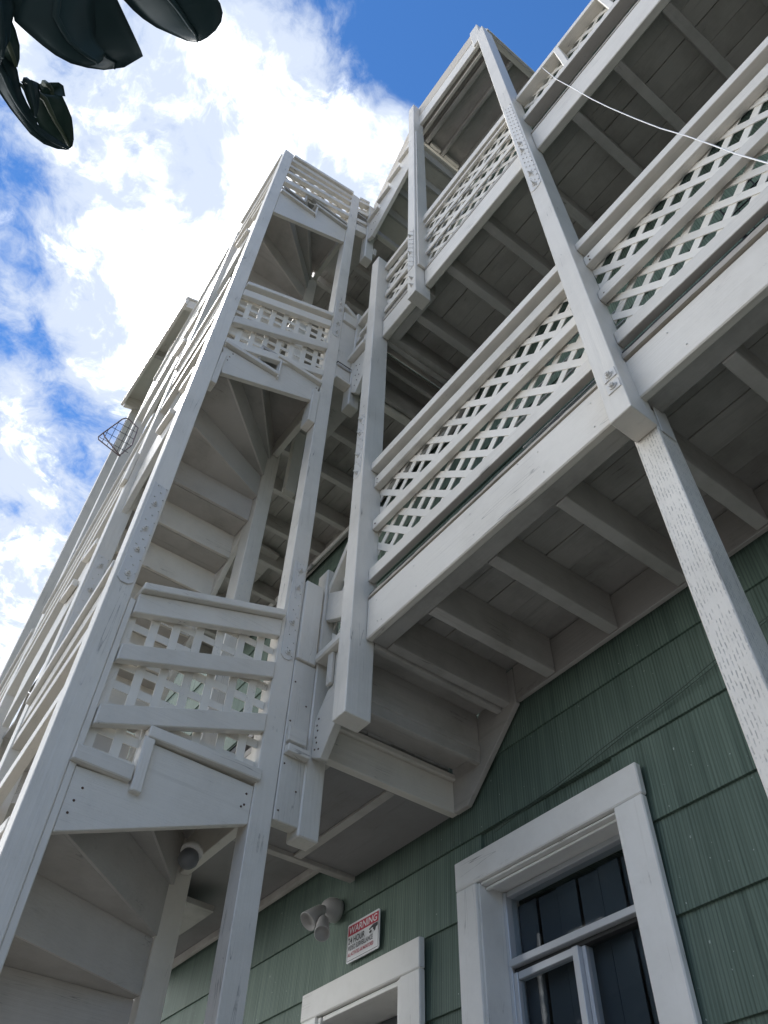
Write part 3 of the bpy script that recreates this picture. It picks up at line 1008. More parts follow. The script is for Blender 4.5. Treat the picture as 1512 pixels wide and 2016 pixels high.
def turn(n, label):
    D = 1.30 * n
    t = thing('winding_stairs', label, 'staircase', (-1.4, .55, .5 + D), 'turns of the winding stairs')
    T1 = .668 + D
    RZ = .0905
    yo = .238                      # outer edge of the treads
    # radial lines from the newel to the outside
    o_1, o0, o1, o2 = (-1.285, yo), (-1.128, yo), (-1.128, .340), (-1.128, .560)
    i_2, i_1, i0, i1, i2 = (-1.425, .531), (-1.405, .531), (-1.394, .531), (-1.394, .540), (-1.394, .552)

    def ov(p, q, a=.012):
        """front edge moved out for the nosing: shift along the plan normal"""
        dx, dy = q[0] - p[0], q[1] - p[1]
        l = math.hypot(dx, dy)
        return dx / l, dy / l

    def tread(poly, ztop, mat=None):
        prism('tread', t, poly, 2, ztop - .014, ztop, mat or SOF[1], .002)

    def riser(p, q, zlo, zhi):
        dx, dy = ov(p, q)
        nx_, ny_ = -dy, dx
        h = .0045
        poly = [(p[0] + nx_ * h, p[1] + ny_ * h), (q[0] + nx_ * h, q[1] + ny_ * h), (q[0] - nx_ * h, q[1] - ny_ * h), (p[0] - nx_ * h, p[1] - ny_ * h)]
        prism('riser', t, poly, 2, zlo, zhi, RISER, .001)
    z3 = T1 + 2 * RZ
    corner = (-1.128, yo)
    tread([i1, o1, o2, i2], T1 + RZ)                       # second winder
    tread([i0, (-1.128, yo + .001), o1, i1], T1)            # first winder
    tread([i_1, o_1, corner, i0], T1 - RZ)
    tread([(-1.425, .531), (-1.425, yo), o_1, i_1], T1 - 2 * RZ)
    tread([i2, o2, (-1.128, .60), (-1.128, .70), (-1.394, .70)], z3)    # third winder, round the inner post
    riser(i1, o1, T1 - .0135, T1 + RZ - .0145)
    riser(i0, (-1.132, yo + .006), T1 - RZ - .0135, T1 - .0145)
    riser(i_1, o_1, T1 - 2 * RZ - .0135, T1 - RZ - .0145)
    riser((-1.425, .531), (-1.425, yo), T1 - 3 * RZ - .0135, T1 - 2 * RZ - .0145)
    box('trimmer', t, -1.392, -1.166, .548, .566, T1 + .01, T1 + RZ + .06, PX, .003)
    # straight flight on the outer side
    x = -1.425
    ns = 6
    for k in range(ns):
        zt = T1 - (3 + k) * RZ
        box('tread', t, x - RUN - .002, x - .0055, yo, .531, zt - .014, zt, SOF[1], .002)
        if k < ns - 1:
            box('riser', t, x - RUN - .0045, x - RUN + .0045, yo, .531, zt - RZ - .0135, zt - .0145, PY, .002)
        x -= RUN
    xf, zf = x, T1 - (3 + ns - 1) * RZ
    # far winders down to the landing of the storey below
    fx, fy = xf - .01, .553
    for k in range(4):
        a0, a1 = math.radians(90 + 45 * k * .98 + 0), math.radians(90 + 45 * (k + 1) * .98)

        def rim(a):
            c, s = math.cos(a), -math.sin(a)
            e = min(.34 / max(abs(c), 1e-3), .315 / max(abs(s), 1e-3))
            return (fx + c * e, fy + s * e)
        zt = zf - (k + 1) * RZ
        tread([(fx + .004, fy - .02), rim(a0), rim((a0 + a1) / 2), rim(a1)], zt)
        riser((fx, fy - .02), rim(a0), zt - .0135, zt + RZ - .0145)
    # strings: outer, inner, end
    sz = RZ / RUN
    za = T1 - 2 * RZ
    prism('outer_string', t, [(-1.17, T1 + .005), (-1.17, T1 - .155), (-1.43, za - .19), (xf, zf - .13), (xf, zf + .03), (-1.43, za + .02)], 1, .213, .229, PX, .003)
    prism('inner_string', t, [(-1.394 - .06, za - .12), (xf, zf - .13), (xf, zf + .03), (-1.394 - .06, za + .03)], 1, .5325, .5475, PX, .003)
    for k in range(6):               # tread noses standing out past the outer string
        zt = T1 - (k + 1) * RZ
        xx = -1.20 - .095 * k if k < 2 else -1.425 - RUN * (k - 2)
        box('tread_nose', t, xx - .085, xx, .197 if not (-1.53 < xx < -1.40) else .24, .212, zt - .016, zt + .006, PX, .003)
    # notched string between the corner posts
    if n == 0:
        es = [(.2485, .548), (.5425, .660), (.5425, .728), (.352, .733), (.352, .655), (.2485, .652)]
        caps = [((.236, .3315), .654, .680), ((.338, .548), .736, .757)]
        kick = (.333, .3515, .640, .735)
    elif n == 1:
        es = [(.2555, .512), (.5255, .638), (.5425, .730), (.400, .745), (.400, .640), (.2365, .632)]
        caps = [((.2365, .408), .640, .655), ((.392, .5425), .731, .746)]
        kick = (.402, .408, .63, .725)
    else:
        es = [(.2365, .366), (.5425, .545), (.5425, .672), (.395, .672), (.395, .580), (.2365, .575)]
        caps = [((.2365, .392), .578, .592), ((.385, .5425), .675, .690)]
        kick = (.393, .399, .57, .67)
    if n == 0:
        es = [(a, b) for a, b in es]; DD = 0.0
    else:
        DD = D
    prism('end_string', t, [(a, b + DD) for a, b in es], 0, -1.142, -1.1285, INC_Y, .003)
    for (ya, yb), z0, z1 in caps:
        box('tread_cap', t, -1.150, -1.116, ya, yb, z0 + DD, z1 + DD, PY, .004)
    box('riser_cap', t, -1.148, -1.117, kick[0], kick[1], kick[2] + DD, kick[3] + DD, PZ, .004)
    nails(t, [(-1.1285, y, zz + DD) for y, zz in ((.262, .60), (.268, .622), (.259, .58), (.53, .69), (.531, .71), (.525, .685))], 0, 1)
    # railing between the corner posts
    rl = sub('railing', t, (-1.125, .39, .9 + D))
    ya, yb = .2495 if n == 0 else .2365, .5425
    if n == 0:
        R = [('cap_rail', 1.005, 1.022, 1.105, 1.122, -1.155, -1.108), ('top_rail', .958, 1.004, 1.060, 1.104, -1.139, -1.122),
             ('middle_rail', .851, .885, .955, .993, -1.138, -1.121), ('bottom_rail', .723, .760, .834, .873, -1.138, -1.121)]
        reg = [(ya, .66), (yb, .74), (yb, 1.08), (ya, .975)]
        ang, pit, wd, ph = (0, 90), .0428, .0156, (.12, .97)
    elif n == 1:
        R = [('cap_rail', 1.003, 1.023, 1.163, 1.185, -1.150, -1.112), ('top_rail', .945, .985, 1.105, 1.145, -1.139, -1.122),
             ('middle_rail', .765, .806, .951, .992, -1.138, -1.121), ('bottom_rail', .636, .672, .785, .820, -1.138, -1.121)]
        reg = [(ya, .66), (yb, .80), (yb, 1.12), (ya, .955)]
        ang, pit, wd, ph = (15, 90), .0412, .0150, (.4, .85)
    else:
        R = [('cap_rail', 1.000, 1.023, 1.088, 1.112, -1.150, -1.112), ('top_rail', .960, .994, 1.045, 1.080, -1.139, -1.122),
             ('upper_rail', .885, .908, .985, 1.012, -1.138, -1.121), ('middle_rail', .800, .828, .905, .935, -1.138, -1.121), ('bottom_rail', .690, .728, .815, .845, -1.138, -1.121)]
        reg = [(ya, .66), (yb, .80), (yb, 1.06), (ya, .975)]
        ang, pit, wd, ph = (135, 45), .0433, .0161, (0, 0)
    for nm, a0, a1, c0, c1, xa, xb in R:
        prism(nm, rl, [(ya, a0 + D), (yb, c0 + D), (yb, c1 + D), (ya, a1 + D)], 0, xa, xb, PY, .004)
    lattice(rl, [(a, b + D) for a, b in reg], 0, -1.1450, .0019, ang, pit, wd, seed=41 + n, phase=ph)
    # outer railing in bays between the outer posts, following the flight
    ro = sub('railing', t, (-1.5, .22, .9 + D))

    def zl(x):
        """line of the flight on the outer side, measured from the first winder"""
        if x > -1.43:
            return T1 - (-1.166 - x) * .70
        return T1 - .185 - (-1.43 - x) * 1.05
    bays = [(-1.1665, -1.4795), (-1.5205, -1.9795), (-2.0205, -2.4195)] if n < 2 else [(-1.1665, -1.4795), (-1.5205, -1.9795)]
    for nm, a0, a1, c0, c1, y0_, y1_ in (('cap_rail', 1.072, 1.092, .937, .957, .190, .236), ('top_rail', 1.020, 1.068, .888, .933, .200, .218), ('middle_rail', .930, .958, .840, .868, .200, .218), ('bottom_rail', .800, .830, .700, .730, .200, .218)):
        prism(nm, ro, [(-1.1665, a0 + D), (-1.4795, c0 + D), (-1.4795, c1 + D), (-1.1665, a1 + D)], 1, y0_, y1_, PX, .002)
    for xa, xb in bays[1:]:
        for nm, h0, h1, y0_, y1_ in (('cap_rail', .335, .352, .192, .238), ('top_rail', .285, .328, .200, .222), ('middle_rail', .175, .212, .200, .222), ('bottom_rail', .055, .09, .200, .222)):
            prism(nm, ro, [(xa, zl(xa) + h0), (xb, zl(xb) + h0), (xb, zl(xb) + h1), (xa, zl(xa) + h1)], 1, y0_, y1_, PX, .003)
        xm = max(xb, xa - .5)
        lattice(ro, [(xa, zl(xa) + .08), (xb, zl(xb) + .08), (xb, zl(xb) + .30), (xa, zl(xa) + .30)], 1, .2225, .0028, (0, 90), .0428, .0152, seed=61 + n)
    return t


turn(0, 'lowest turn of the winding stairs with square lattice gate over a wide notched string board')
turn(1, 'middle turn of the winding stairs, fan of treads seen from below')
turn(2, 'topmost turn of the winding stairs, its lattice open to white cloud')


# ------------------------------------------------------------------ landings between stairs and balconies
def landing(n, label):
    D = (0, 1.30, 2.62)[n]
    t = thing('stair_landing', label, 'landing', (-1.3, .8, .85 + D), 'landings beside the green wall')
    zb = .832 + D
    box('edge_beam', t, -1.140, -1.121, .678, .9965, zb, zb + .068, PY, .004)
    if n == 0:
        box('edge_nosing', t, -1.140, -1.112, .678, .9965, zb + .0685, zb + .082, PY, .005)
        box('soffit_panel', t, -1.478, -1.1405, .60, .9965, .838, .848, SHADED_SOF, 0)
        box('soffit_batten', t, -1.478, -1.1405, .832, .852, .832, .8375, SOF[0], .001)
        box('edge_beam', t, -1.4975, -1.4785, .60, .9965, .828, .90, SOF[1], .003)
        box('soffit_panel', t, -2.50, -1.498, .58, .9965, .925, .935, SHADED_SOF, 0)
        box('wall_strip', t, -2.50, -1.498, .984, .9965, .905, .9245, SOF[0], .002)
        box('end_trim', t, -2.52, -2.501, .58, .9965, .90, .96, PY, .003)
        floor(t, -2.50, -1.1405, .60, .9965, .940, .06, seed=70)
    else:
        for xj in (-1.30, -1.46, -1.62, -1.78, -1.94, -2.10, -2.26, -2.42, -2.58):
            box('joist', t, xj - .020, xj, .59, .987, zb + .004, zb + .068, SOF[1], .003)
        box('wall_strip', t, -2.60, -1.141, .9875, .9965, zb + .0, zb + .066, SOF[0], .002)
        box('inner_beam', t, -2.60, -1.456, .575, .5895, zb - .008, zb + .075, PX, .003)
        floor(t, -2.60, -1.1205, .585, .9965, zb + .0695, .045, seed=71 + n)
        if n == 1:
            box('hanging_block', t, -1.392, -1.368, .600, .636, zb - .302, zb + .0035, PZ, .003)
    return t


landing(0, 'lowest stair landing with flat dark soffit above the floodlight')
landing(1, 'middle stair landing, board floor on joists seen behind the inner stair post')
landing(2, 'top stair landing high behind the stair posts')

# short flights from the landings up to the balconies, with the cut-off posts that carry them
g0 = 'short flights from landing to balcony'
f0 = thing('short_flight', 'lower short flight of three steps joining stair landing and lower balcony', 'steps', (-1.03, .8, .85), g0)
prism('stringer', f0, [(-1.119, .90), (-1.119, .818), (-1.087, .802), (-.999, .925), (-.999, 1.028), (-1.066, 1.028), (-1.066, .950), (-1.08, .950)], 1, .642, .659, PX, .003)
box('tread_nosing', f0, -1.117, -.999, .624, .662, 1.030, 1.050, PX, .008)
box('kick_block', f0, -1.079, -1.062, .634, .6415, .952, 1.0295, PZ, .003)
box('tread', f0, -1.116, -1.03, .6625, .985, .925, .940, SOF[1], .003)
box('riser', f0, -1.045, -1.033, .6625, .985, .90, 1.0155, SOF[1], .003)
box('tread', f0, -1.055, -.958, .6625, .985, 1.016, 1.030, SOF[1], .003)
box('riser', f0, -.972, -.9575, .6625, .985, .985, 1.079, SOF[1], .003)
prism('wall_skirt', f0, [(-1.121, .832), (-1.08, .832), (-.918, .985), (-.918, 1.07), (-.97, 1.07), (-1.121, .93)], 1, .9855, .9975, SOF[0], .003)
prism('apron_board', f0, [(-1.118, 1.153), (-.999, 1.088), (-.999, 1.163), (-1.118, 1.236)], 1, .641, .655, PX, .003)
prism('handrail', f0, [(-1.118, 1.232), (-.999, 1.405), (-.999, 1.432), (-1.118, 1.258)], 1, .640, .668, PX, .003)
lattice(f0, [(-1.118, 1.06), (-.999, 1.06), (-.999, 1.41), (-1.118, 1.24)], 1, .6605, .0019, (135, 45), .0433, .0161, seed=81)
nails(f0, [(-1.108 + .004 * (i % 2), .642, .83 + .013 * i) for i in range(6)] + [(-1.095, .642, .825)], 1, -1)
f1 = thing('short_flight', 'upper short flight of steps joining stair landing and upper balcony', 'steps', (-1.03, .8, 2.15), g0)
prism('stringer', f1, [(-1.119, 2.262), (-1.119, 2.085), (-1.094, 2.052), (-.999, 2.20), (-.999, 2.30), (-1.035, 2.30), (-1.035, 2.262)], 1, .642, .659, PX, .003)
box('tread_nosing', f1, -1.128, -1.04, .622, .662, 2.266, 2.288, PX, .004)
box('tread_nosing', f1, -1.072, -.999, .622, .662, 2.352, 2.370, PX, .005)
box('kick_block', f1, -1.058, -1.046, .634, .6415, 2.289, 2.351, PZ, .003)
box('tread', f1, -1.116, -1.03, .6625, .985, 2.262, 2.276, SOF[1], .003)
box('riser', f1, -1.045, -1.033, .6625, .985, 2.20, 2.2615, SOF[1], .003)
box('riser', f1, -1.116, -1.104, .6625, .985, 2.15, 2.2615, SOF[1], .003)
box('tread', f1, -1.0325, -.958, .6625, .985, 2.286, 2.300, SOF[1], .003)
box('riser', f1, -.972, -.9575, .6625, .985, 2.19, 2.284, SOF[1], .003)
prism('wall_skirt', f1, [(-1.121, 2.10), (-1.08, 2.10), (-.918, 2.19), (-.918, 2.30), (-1.121, 2.30)], 1, .9855, .9975, SOF[0], .003)
box('handrail', f1, -1.119, -.999, .640, .664, 2.528, 2.556, PX, .004)
box('middle_rail', f1, -1.119, -.999, .640, .660, 2.388, 2.420, PX, .004)
lattice(f1, [(-1.118, 2.36), (-.999, 2.36), (-.999, 2.54), (-1.118, 2.54)], 1, .6605, .0019, (135, 45), .0433, .0161, seed=82)
nails(f1, [(-1.10 + .01 * (i % 3), .642, 2.10 + .02 * i) for i in range(7)], 1, -1)

gd = 'cut-off posts at the landing corners'
d1 = thing('corner_post', 'cut-off corner post with boxed boards beside the lowest lattice gate', 'post', (-1.14, .65, .68), gd)
box('shaft', d1, -1.160, -1.120, .6345, .677, .668, 1.312, PZ, .006)
box('cover_board', d1, -1.150, -1.124, .5845, .634, .682, 1.0235, PZ, .004)
box('cover_board', d1, -1.150, -1.118, .5845, .629, 1.024, 1.243, PZ, .004)
box('ledge_block', d1, -1.1235, -1.112, .587, .6265, .832, .864, PY, .003)
box('ledge_block', d1, -1.1235, -1.107, .587, .633, .806, .822, PY, .003)
nails(d1, [(-1.124, .592 + .03 * (i % 2), .70 + .045 * i) for i in range(7)], 0, 1)
d2 = thing('corner_post', 'cut-off corner post hanging under the middle stair landing', 'post', (-1.14, .65, 2.02), gd)
box('shaft', d2, -1.158, -1.119, .6385, .677, 2.020, 2.615, PZ, .006)
box('cover_board', d2, -1.150, -1.126, .5845, .638, 2.134, 2.497, PZ, .004)
box('cross_rail', d2, -1.148, -1.118, .5845, .638, 2.498, 2.560, PY, .004)
box('cover_edge', d2, -1.150, -1.116, .5845, .638, 2.120, 2.133, PY, .003)
box('small_block', d2, -1.128, -1.112, .678, .690, 2.085, 2.12, PZ, .003)
prism('brace', d2, [(.5845, 2.60), (.638, 2.565), (.638, 2.585), (.5845, 2.625)], 0, -1.148, -1.12, PY, .003)
d3 = thing('corner_post', 'cut-off corner post at the foot of the boarded top flight', 'post', (-1.14, .65, 3.13), gd)
box('shaft', d3, -1.158, -1.119, .6385, .677, 3.135, 3.72, PZ, .006)
box('small_block', d3, -1.132, -1.116, .678, .692, 3.20, 3.26, PZ, .003)
for nm, z0, z1, w0, w1 in (('cap_rail', 3.718, 3.740, 3.745, 3.768), ('top_rail', 3.675, 3.706, 3.705, 3.735), ('middle_rail', 3.548, 3.58, 3.578, 3.608), ('bottom_rail', 3.44, 3.47, 3.47, 3.498), ('edge_board', 3.335, 3.40, 3.36, 3.425)):
    prism(nm, d3, [(.5845, z0), (.638, w0), (.638, w1), (.5845, z1)], 0, -1.146, -1.122, PY, .003)
lattice(d3, [(.5845, 3.44), (.638, 3.47), (.638, 3.72), (.5845, 3.70)], 0, -1.150, .0019, (135, 45), .0433, .0161, seed=91)

# ------------------------------------------------------------------ small roof and rack at the far side of the stairs
sr = thing('shed_roof', 'small sloping shed roof sticking out past the far stair posts', 'roof', (-2.1, .2, 3.2))
prism('roof_sheet', sr, [(.150, 3.225), (.60, 3.405), (.60, 3.420), (.150, 3.240)], 0, -2.43, -1.775, PX, .003)
prism('end_rafter', sr, [(.166, 3.165), (.60, 3.335), (.60, 3.4045), (.166, 3.2305)], 0, -1.80, -1.780, PY, .003)
prism('end_rafter', sr, [(.166, 3.165), (.60, 3.335), (.60, 3.4045), (.166, 3.2305)], 0, -2.425, -2.405, PY, .003)
prism('middle_rafter', sr, [(.166, 3.190), (.60, 3.36), (.60, 3.4045), (.166, 3.2305)], 0, -2.11, -2.09, SOF[1], .003)
box('eave_board', sr, -2.43, -1.775, .1525, .1655, 3.178, 3.224, PX, .003)
ck = thing('wire_rack', 'dark wire rack with curved frame hung out beside the far stair posts', 'rack', (-1.85, .18, 2.2))
c0 = [(-1.85, .100, 2.204), (-1.85, .108, 2.235), (-1.85, .143, 2.352), (-1.85, .152, 2.367), (-1.85, .162, 2.371), (-1.85, .205, 2.352), (-1.85, .21, 2.25), (-1.85, .187, 2.168), (-1.85, .104, 2.192)]
tube('frame_tube', ck, c0, .0024, PINKWIRE, 7, closed=True)
tube('frame_tube', ck, [(-1.852, .109, 2.236), (-1.846, .118, 2.215), (-1.842, .190, 2.160)], .0026, PINKWIRE, 7)
for i in range(5):
    y = .118 + .019 * i
    tube('grid_wire', ck, [(-1.85, y, 2.185 + .0 * i), (-1.85, y, min(2.36, 2.235 + (y - .108) * 3.3))], .0010, BLACKWIRE, 5)
for i in range(4):
    zz = 2.205 + .04 * i
    tube('grid_wire', ck, [(-1.85, max(.104, .108 + (zz - 2.235) * .30), zz), (-1.85, .21, zz)], .0010, BLACKWIRE, 5)

# ------------------------------------------------------------------ unseen board fence across the alley, added to block low sky light
fn = thing('shade_fence', 'unseen dark board fence added across the alley to shade the green wall', 'fence', (-1, -1.9, gz))
FB = paint('shade_fence_board', 2, col=(0.13, 0.115, 0.10), dirt=0.5, rough=0.85)
rf = random.Random(99)
x = -2.2
while x < 3.6:
    wf = rf.uniform(.075, .085)
    box('shade_fence_board', fn, x, x + wf - .003, -1.912 + rf.uniform(-.003, .003), -1.90, gz, .85 + rf.uniform(-.01, .01), FB, 0)
    x += wf
for zf in (-.3, .2, .7):
    box('shade_fence_rail', fn, -2.2, 3.6, -1.950, -1.9165, zf, zf + .04, FB, 0)

# ------------------------------------------------------------------ sign
sg = thing('warning_sign', 'white and red surveillance warning sign on the green wall above the door', 'sign', (-1.434, .99, .696))
SY = .9935
prism('plate', sg, [(-1.489, .657), (-1.380, .657), (-1.377, .660), (-1.377, .732), (-1.380, .735), (-1.489, .735), (-1.492, .732), (-1.492, .660)], 1, SY, SY + .002, SIGNW, 0)
prism('red_band', sg, [(-1.489, .7105), (-1.380, .7105), (-1.380, .7305), (-1.4875, .7305), (-1.489, .729)], 1, SY - .0006, SY - .0001, SIGNR, 0)
for z0, z1, x0, x1 in ((.6605, .6612, -1.489, -1.380), (.6614, .7100, -1.4893, -1.4887), (.6614, .7100, -1.3803, -1.3797)):
    box('border_line', sg, x0, x1, SY - .0005, SY - .0001, z0, z1, SIGNK, 0)


def text(parent, body, x0, x1, z0, z1, mat, y, shear=0.0):
    cu = bpy.data.curves.new('lettering', 'FONT')
    cu.body = body
    cu.size = 1.0
    cu.shear = shear
    cu.offset = 0.012
    cu.materials.append(mat)
    tmp = bpy.data.objects.new('lettering_source', cu)
    COL.objects.link(tmp)
    bpy.context.view_layer.update()
    me = bpy.data.meshes.new_from_object(tmp.evaluated_get(bpy.context.evaluated_depsgraph_get()))
    bpy.data.objects.remove(tmp)
    o = bpy.data.objects.new('lettering', me)
    COL.objects.link(o)
    bb = [Vector(c) for c in o.bound_box]
    mnx, mxx = min(b.x for b in bb), max(b.x for b in bb)
    mny, mxy = min(b.y for b in bb), max(b.y for b in bb)
    sx, sy = (x1 - x0) * S / (mxx - mnx), (z1 - z0) * S / (mxy - mny)
    o.rotation_euler = (math.pi / 2, 0, 0)
    o.scale = (sx, sy, 1)
    o.parent = parent
    o.location = W((x0, y, z0)) - Vector((mnx * sx, 0, mny * sy)) - BASE[parent.name]
    return o


text(sg, 'WARNING', -1.4845, -1.3845, .7135, .7275, SIGNW, SY - .0008, .12)
text(sg, '24 HOUR', -1.487, -1.428, .6935, .7065, SIGNK, SY - .0004)
text(sg, 'VIDEO SURVEILLANCE', -1.487, -1.399, .6805, .6905, SIGNK, SY - .0004)
text(sg, 'ALL ACTIVITIES ARE MONITORED', -1.487, -1.396, .6690, .6765, SIGNR, SY - .0004)
prism('camera_mark', sg, [(-1.413, .7030), (-1.398, .7092), (-1.3825, .7092), (-1.3825, .7035), (-1.389, .7005), (-1.391, .6950), (-1.394, .6945), (-1.395, .6985), (-1.405, .6975)], 1, SY - .0007, SY - .0002, SIGNK, 0)
prism('camera_lens', sg, [(-1.412, .6985), (-1.4045, .7025), (-1.398, .7025), (-1.398, .6965), (-1.405, .6925), (-1.412, .6935)], 1, SY - .0010, SY - .0008, SIGNW, 0)
prism('lens_ring', sg, [(-1.4105, .6970), (-1.405, .7000), (-1.402, .6980), (-1.402, .6955), (-1.406, .6935), (-1.4105, .6945)], 1, SY - .0013, SY - .0011, SIGNK, 0)

# ------------------------------------------------------------------ floodlight
fl = thing('floodlight', 'double headed white floodlight under the landing beside the warning sign', 'lamp', (-1.53, 1.0, .79))
LW = plain('shaded_lamp_white', (0.42, 0.41, 0.40), 0.45)  # white lamp paint, darkened to carry the shade under the landing


def lathe(name, parent, p, axis_dir, prof, mat, n=20):
    """prof: (distance along axis, radius) in units"""
    a = Vector(axis_dir).normalized()
    s = a.orthogonal().normalized()
    u = a.cross(s)
    V, Fc = [], []
    for h, rr in prof:
        for j in range(n):
            an = 2 * math.pi * j / n
            V.append(Vector(p) + a * h + (s * math.cos(an) + u * math.sin(an)) * rr)
    for i in range(len(prof) - 1):
        for j in range(n):
            Fc.append((i * n + j, i * n + (j + 1) % n, (i + 1) * n + (j + 1) % n, (i + 1) * n + j))
    Fc.append(tuple(range(n - 1, -1, -1)))
    Fc.append(tuple(range((len(prof) - 1) * n, len(prof) * n)))
    return mesh(name, V, Fc, mat, parent, smooth=True)


bc = at(640, 1786, 1, .965)
lathe('canopy', fl, (bc.x, .9985, bc.z), (0, -1, 0), [(0, .025), (.010, .026), (.026, .023), (.036, .015), (.039, .005)], LW)
h1a, h1b = at(632, 1792, 1, .945), at(606, 1814, 1, .915)
lathe('lamp_head', fl, h1a, (h1b - h1a), [(-.012, .005), (0, .013), (.02, .017), ((h1b - h1a).length, .0215), ((h1b - h1a).length + .0015, .020), ((h1b - h1a).length - .012, .016)], LW)
h2a, h2b = at(637, 1806, 1, .945), at(634, 1838, 1, .915)
tube('swivel', fl, [(bc.x, .955, bc.z - .004), h2a], .005, LW)
lathe('lamp_head', fl, h2a, (h2b - h2a), [(-.004, .004), (.004, .007), (.018, .012), ((h2b - h2a).length, .0165), ((h2b - h2a).length + .001, .015), ((h2b - h2a).length - .01, .011)], LW)

pl_ = at(372, 1688, 1, .50)
jl = thing('porch_light', 'small white dome light under the lowest winding treads at lower left', 'lamp', pl_)
lathe('dome', jl, pl_, Vector((.15, -.25, -1)), [(-.008, .014), (0, .0175), (.008, .017), (.015, .012), (.018, .004)], plain('dim_globe', (0.14, 0.145, 0.15), 0.4), 18)
lathe('base_ring', jl, pl_ + Vector((-.002, .004, .014)), Vector((.15, -.25, -1)), [(-.012, .010), (0, .019), (.006, .019)], METAL_PAINT, 18)

# conduit on the wall above the landing, cable across the balconies, cord stapled to the wall
cd = thing('conduit', 'grey pipe run along the wall over the stair landing', 'pipe', (-1.5, .96, 1.9))
q0, q1 = at(612, 1115, 1, .975), at(702, 1026, 1, .975)
dz = (q1 - q0).normalized()
tube('pipe', cd, [q0 - dz * .5, q0, q1, q1 + dz * .5], .0085, METAL_PAINT, 10)
lathe('coupling', cd, q0, dz, [(-.02, .011), (.02, .011)], GALV, 12)
c_a = at(1068, 134, 1, .634)
pts = []
A = Vector((c_a.x, .6385, c_a.z * .6385 / .634))
Bv = at(1512, 321, 1, .50)
Cv = at(1900, 470, 1, .36)
for px_, py_ in ((1068, 134), (1095, 155), (1130, 174), (1165, 196), (1200, 213), (1250, 233), (1300, 252), (1350, 268), (1400, 285), (1450, 303), (1512, 322), (1600, 352), (1760, 408), (1950, 470)):
    t_ = (px_ - 1068) / (1950 - 1068)
    pts.append(at(px_, py_ + random.uniform(-1.0, 1.0), 1, .638 - .26 * t_))
cb = tube('cable', None, pts, .0011, CABLE, 8)
cb['label'] = 'white cable sagging down from the upper balcony rail across the picture'
cb['category'] = 'cable'
for k, (z0, z1) in enumerate(((.752, .862), (.757, .868))):
    pp = []
    for i in range(15):
        x = -1.02 + .80 * i / 14
        pp.append((x, .9935 - .0006 * k, z0 + (z1 - z0) * i / 14 + (.002 * math.sin(i * 1.3 + k)) - .010 * math.sin(math.pi * i / 14)))
    w_ = tube('cord', None, pp, .0008, plain('green_cord_%d' % k, (0.055, 0.085, 0.065), 0.6), 6)
    w_['label'] = ('upper of two thin green cords stapled across the shakes above the window' if k else 'lower of two thin green cords stapled across the shakes above the window')
    w_['category'] = 'cord'
    w_['group'] = 'cords on the wall'

# ------------------------------------------------------------------ things kept on the lower balcony
dk = thing('drying_rack', 'white folding rack behind the lattice of the lower balcony', 'rack', (-.55, .80, 1.095))
RK = plain('white_enamel', (0.75, 0.75, 0.75), 0.35)
for xx in (-.62, -.40):
    tube('leg', dk, [(xx, .70, 1.095), (xx + .10, .82, 1.40)], .0035, RK, 6)
    tube('leg', dk, [(xx + .10, .70, 1.095), (xx, .82, 1.40)], .0035, RK, 6)
for i in range(6):
    tube('rung', dk, [(-.63 + .0, .70 + .024 * i, 1.40 - .004 * i), (-.30, .70 + .024 * i, 1.40 - .004 * i)], .0025, RK, 6)
wc = thing('wire_crate', 'black wire crate standing on the lower balcony behind the lattice at the right', 'crate', (.02, .78, 1.095))
for i in range(9):
    x = -.06 + .02 * i
    tube('upright_wire', wc, [(x, .70, 1.095), (x, .70, 1.36)], .0014, BLACKWIRE, 5)
for i in range(12):
    tube('cross_wire', wc, [(-.06, .70, 1.097 + .023 * i), (.10, .70, 1.097 + .023 * i)], .0014, BLACKWIRE, 5)
for i in range(7):
    tube('side_wire', wc, [(-.06, .70, 1.10 + .04 * i), (-.06, .84, 1.10 + .04 * i)], .0014, BLACKWIRE, 5)

# ------------------------------------------------------------------ leaves hanging in from the top left
br = thing('rubber_plant_branch', 'dark glossy rubber plant leaves hanging into the top left corner', 'plant', (-.25, -.06, .5))


def px7(x, y):
    return x / 3.024, y / 3.024


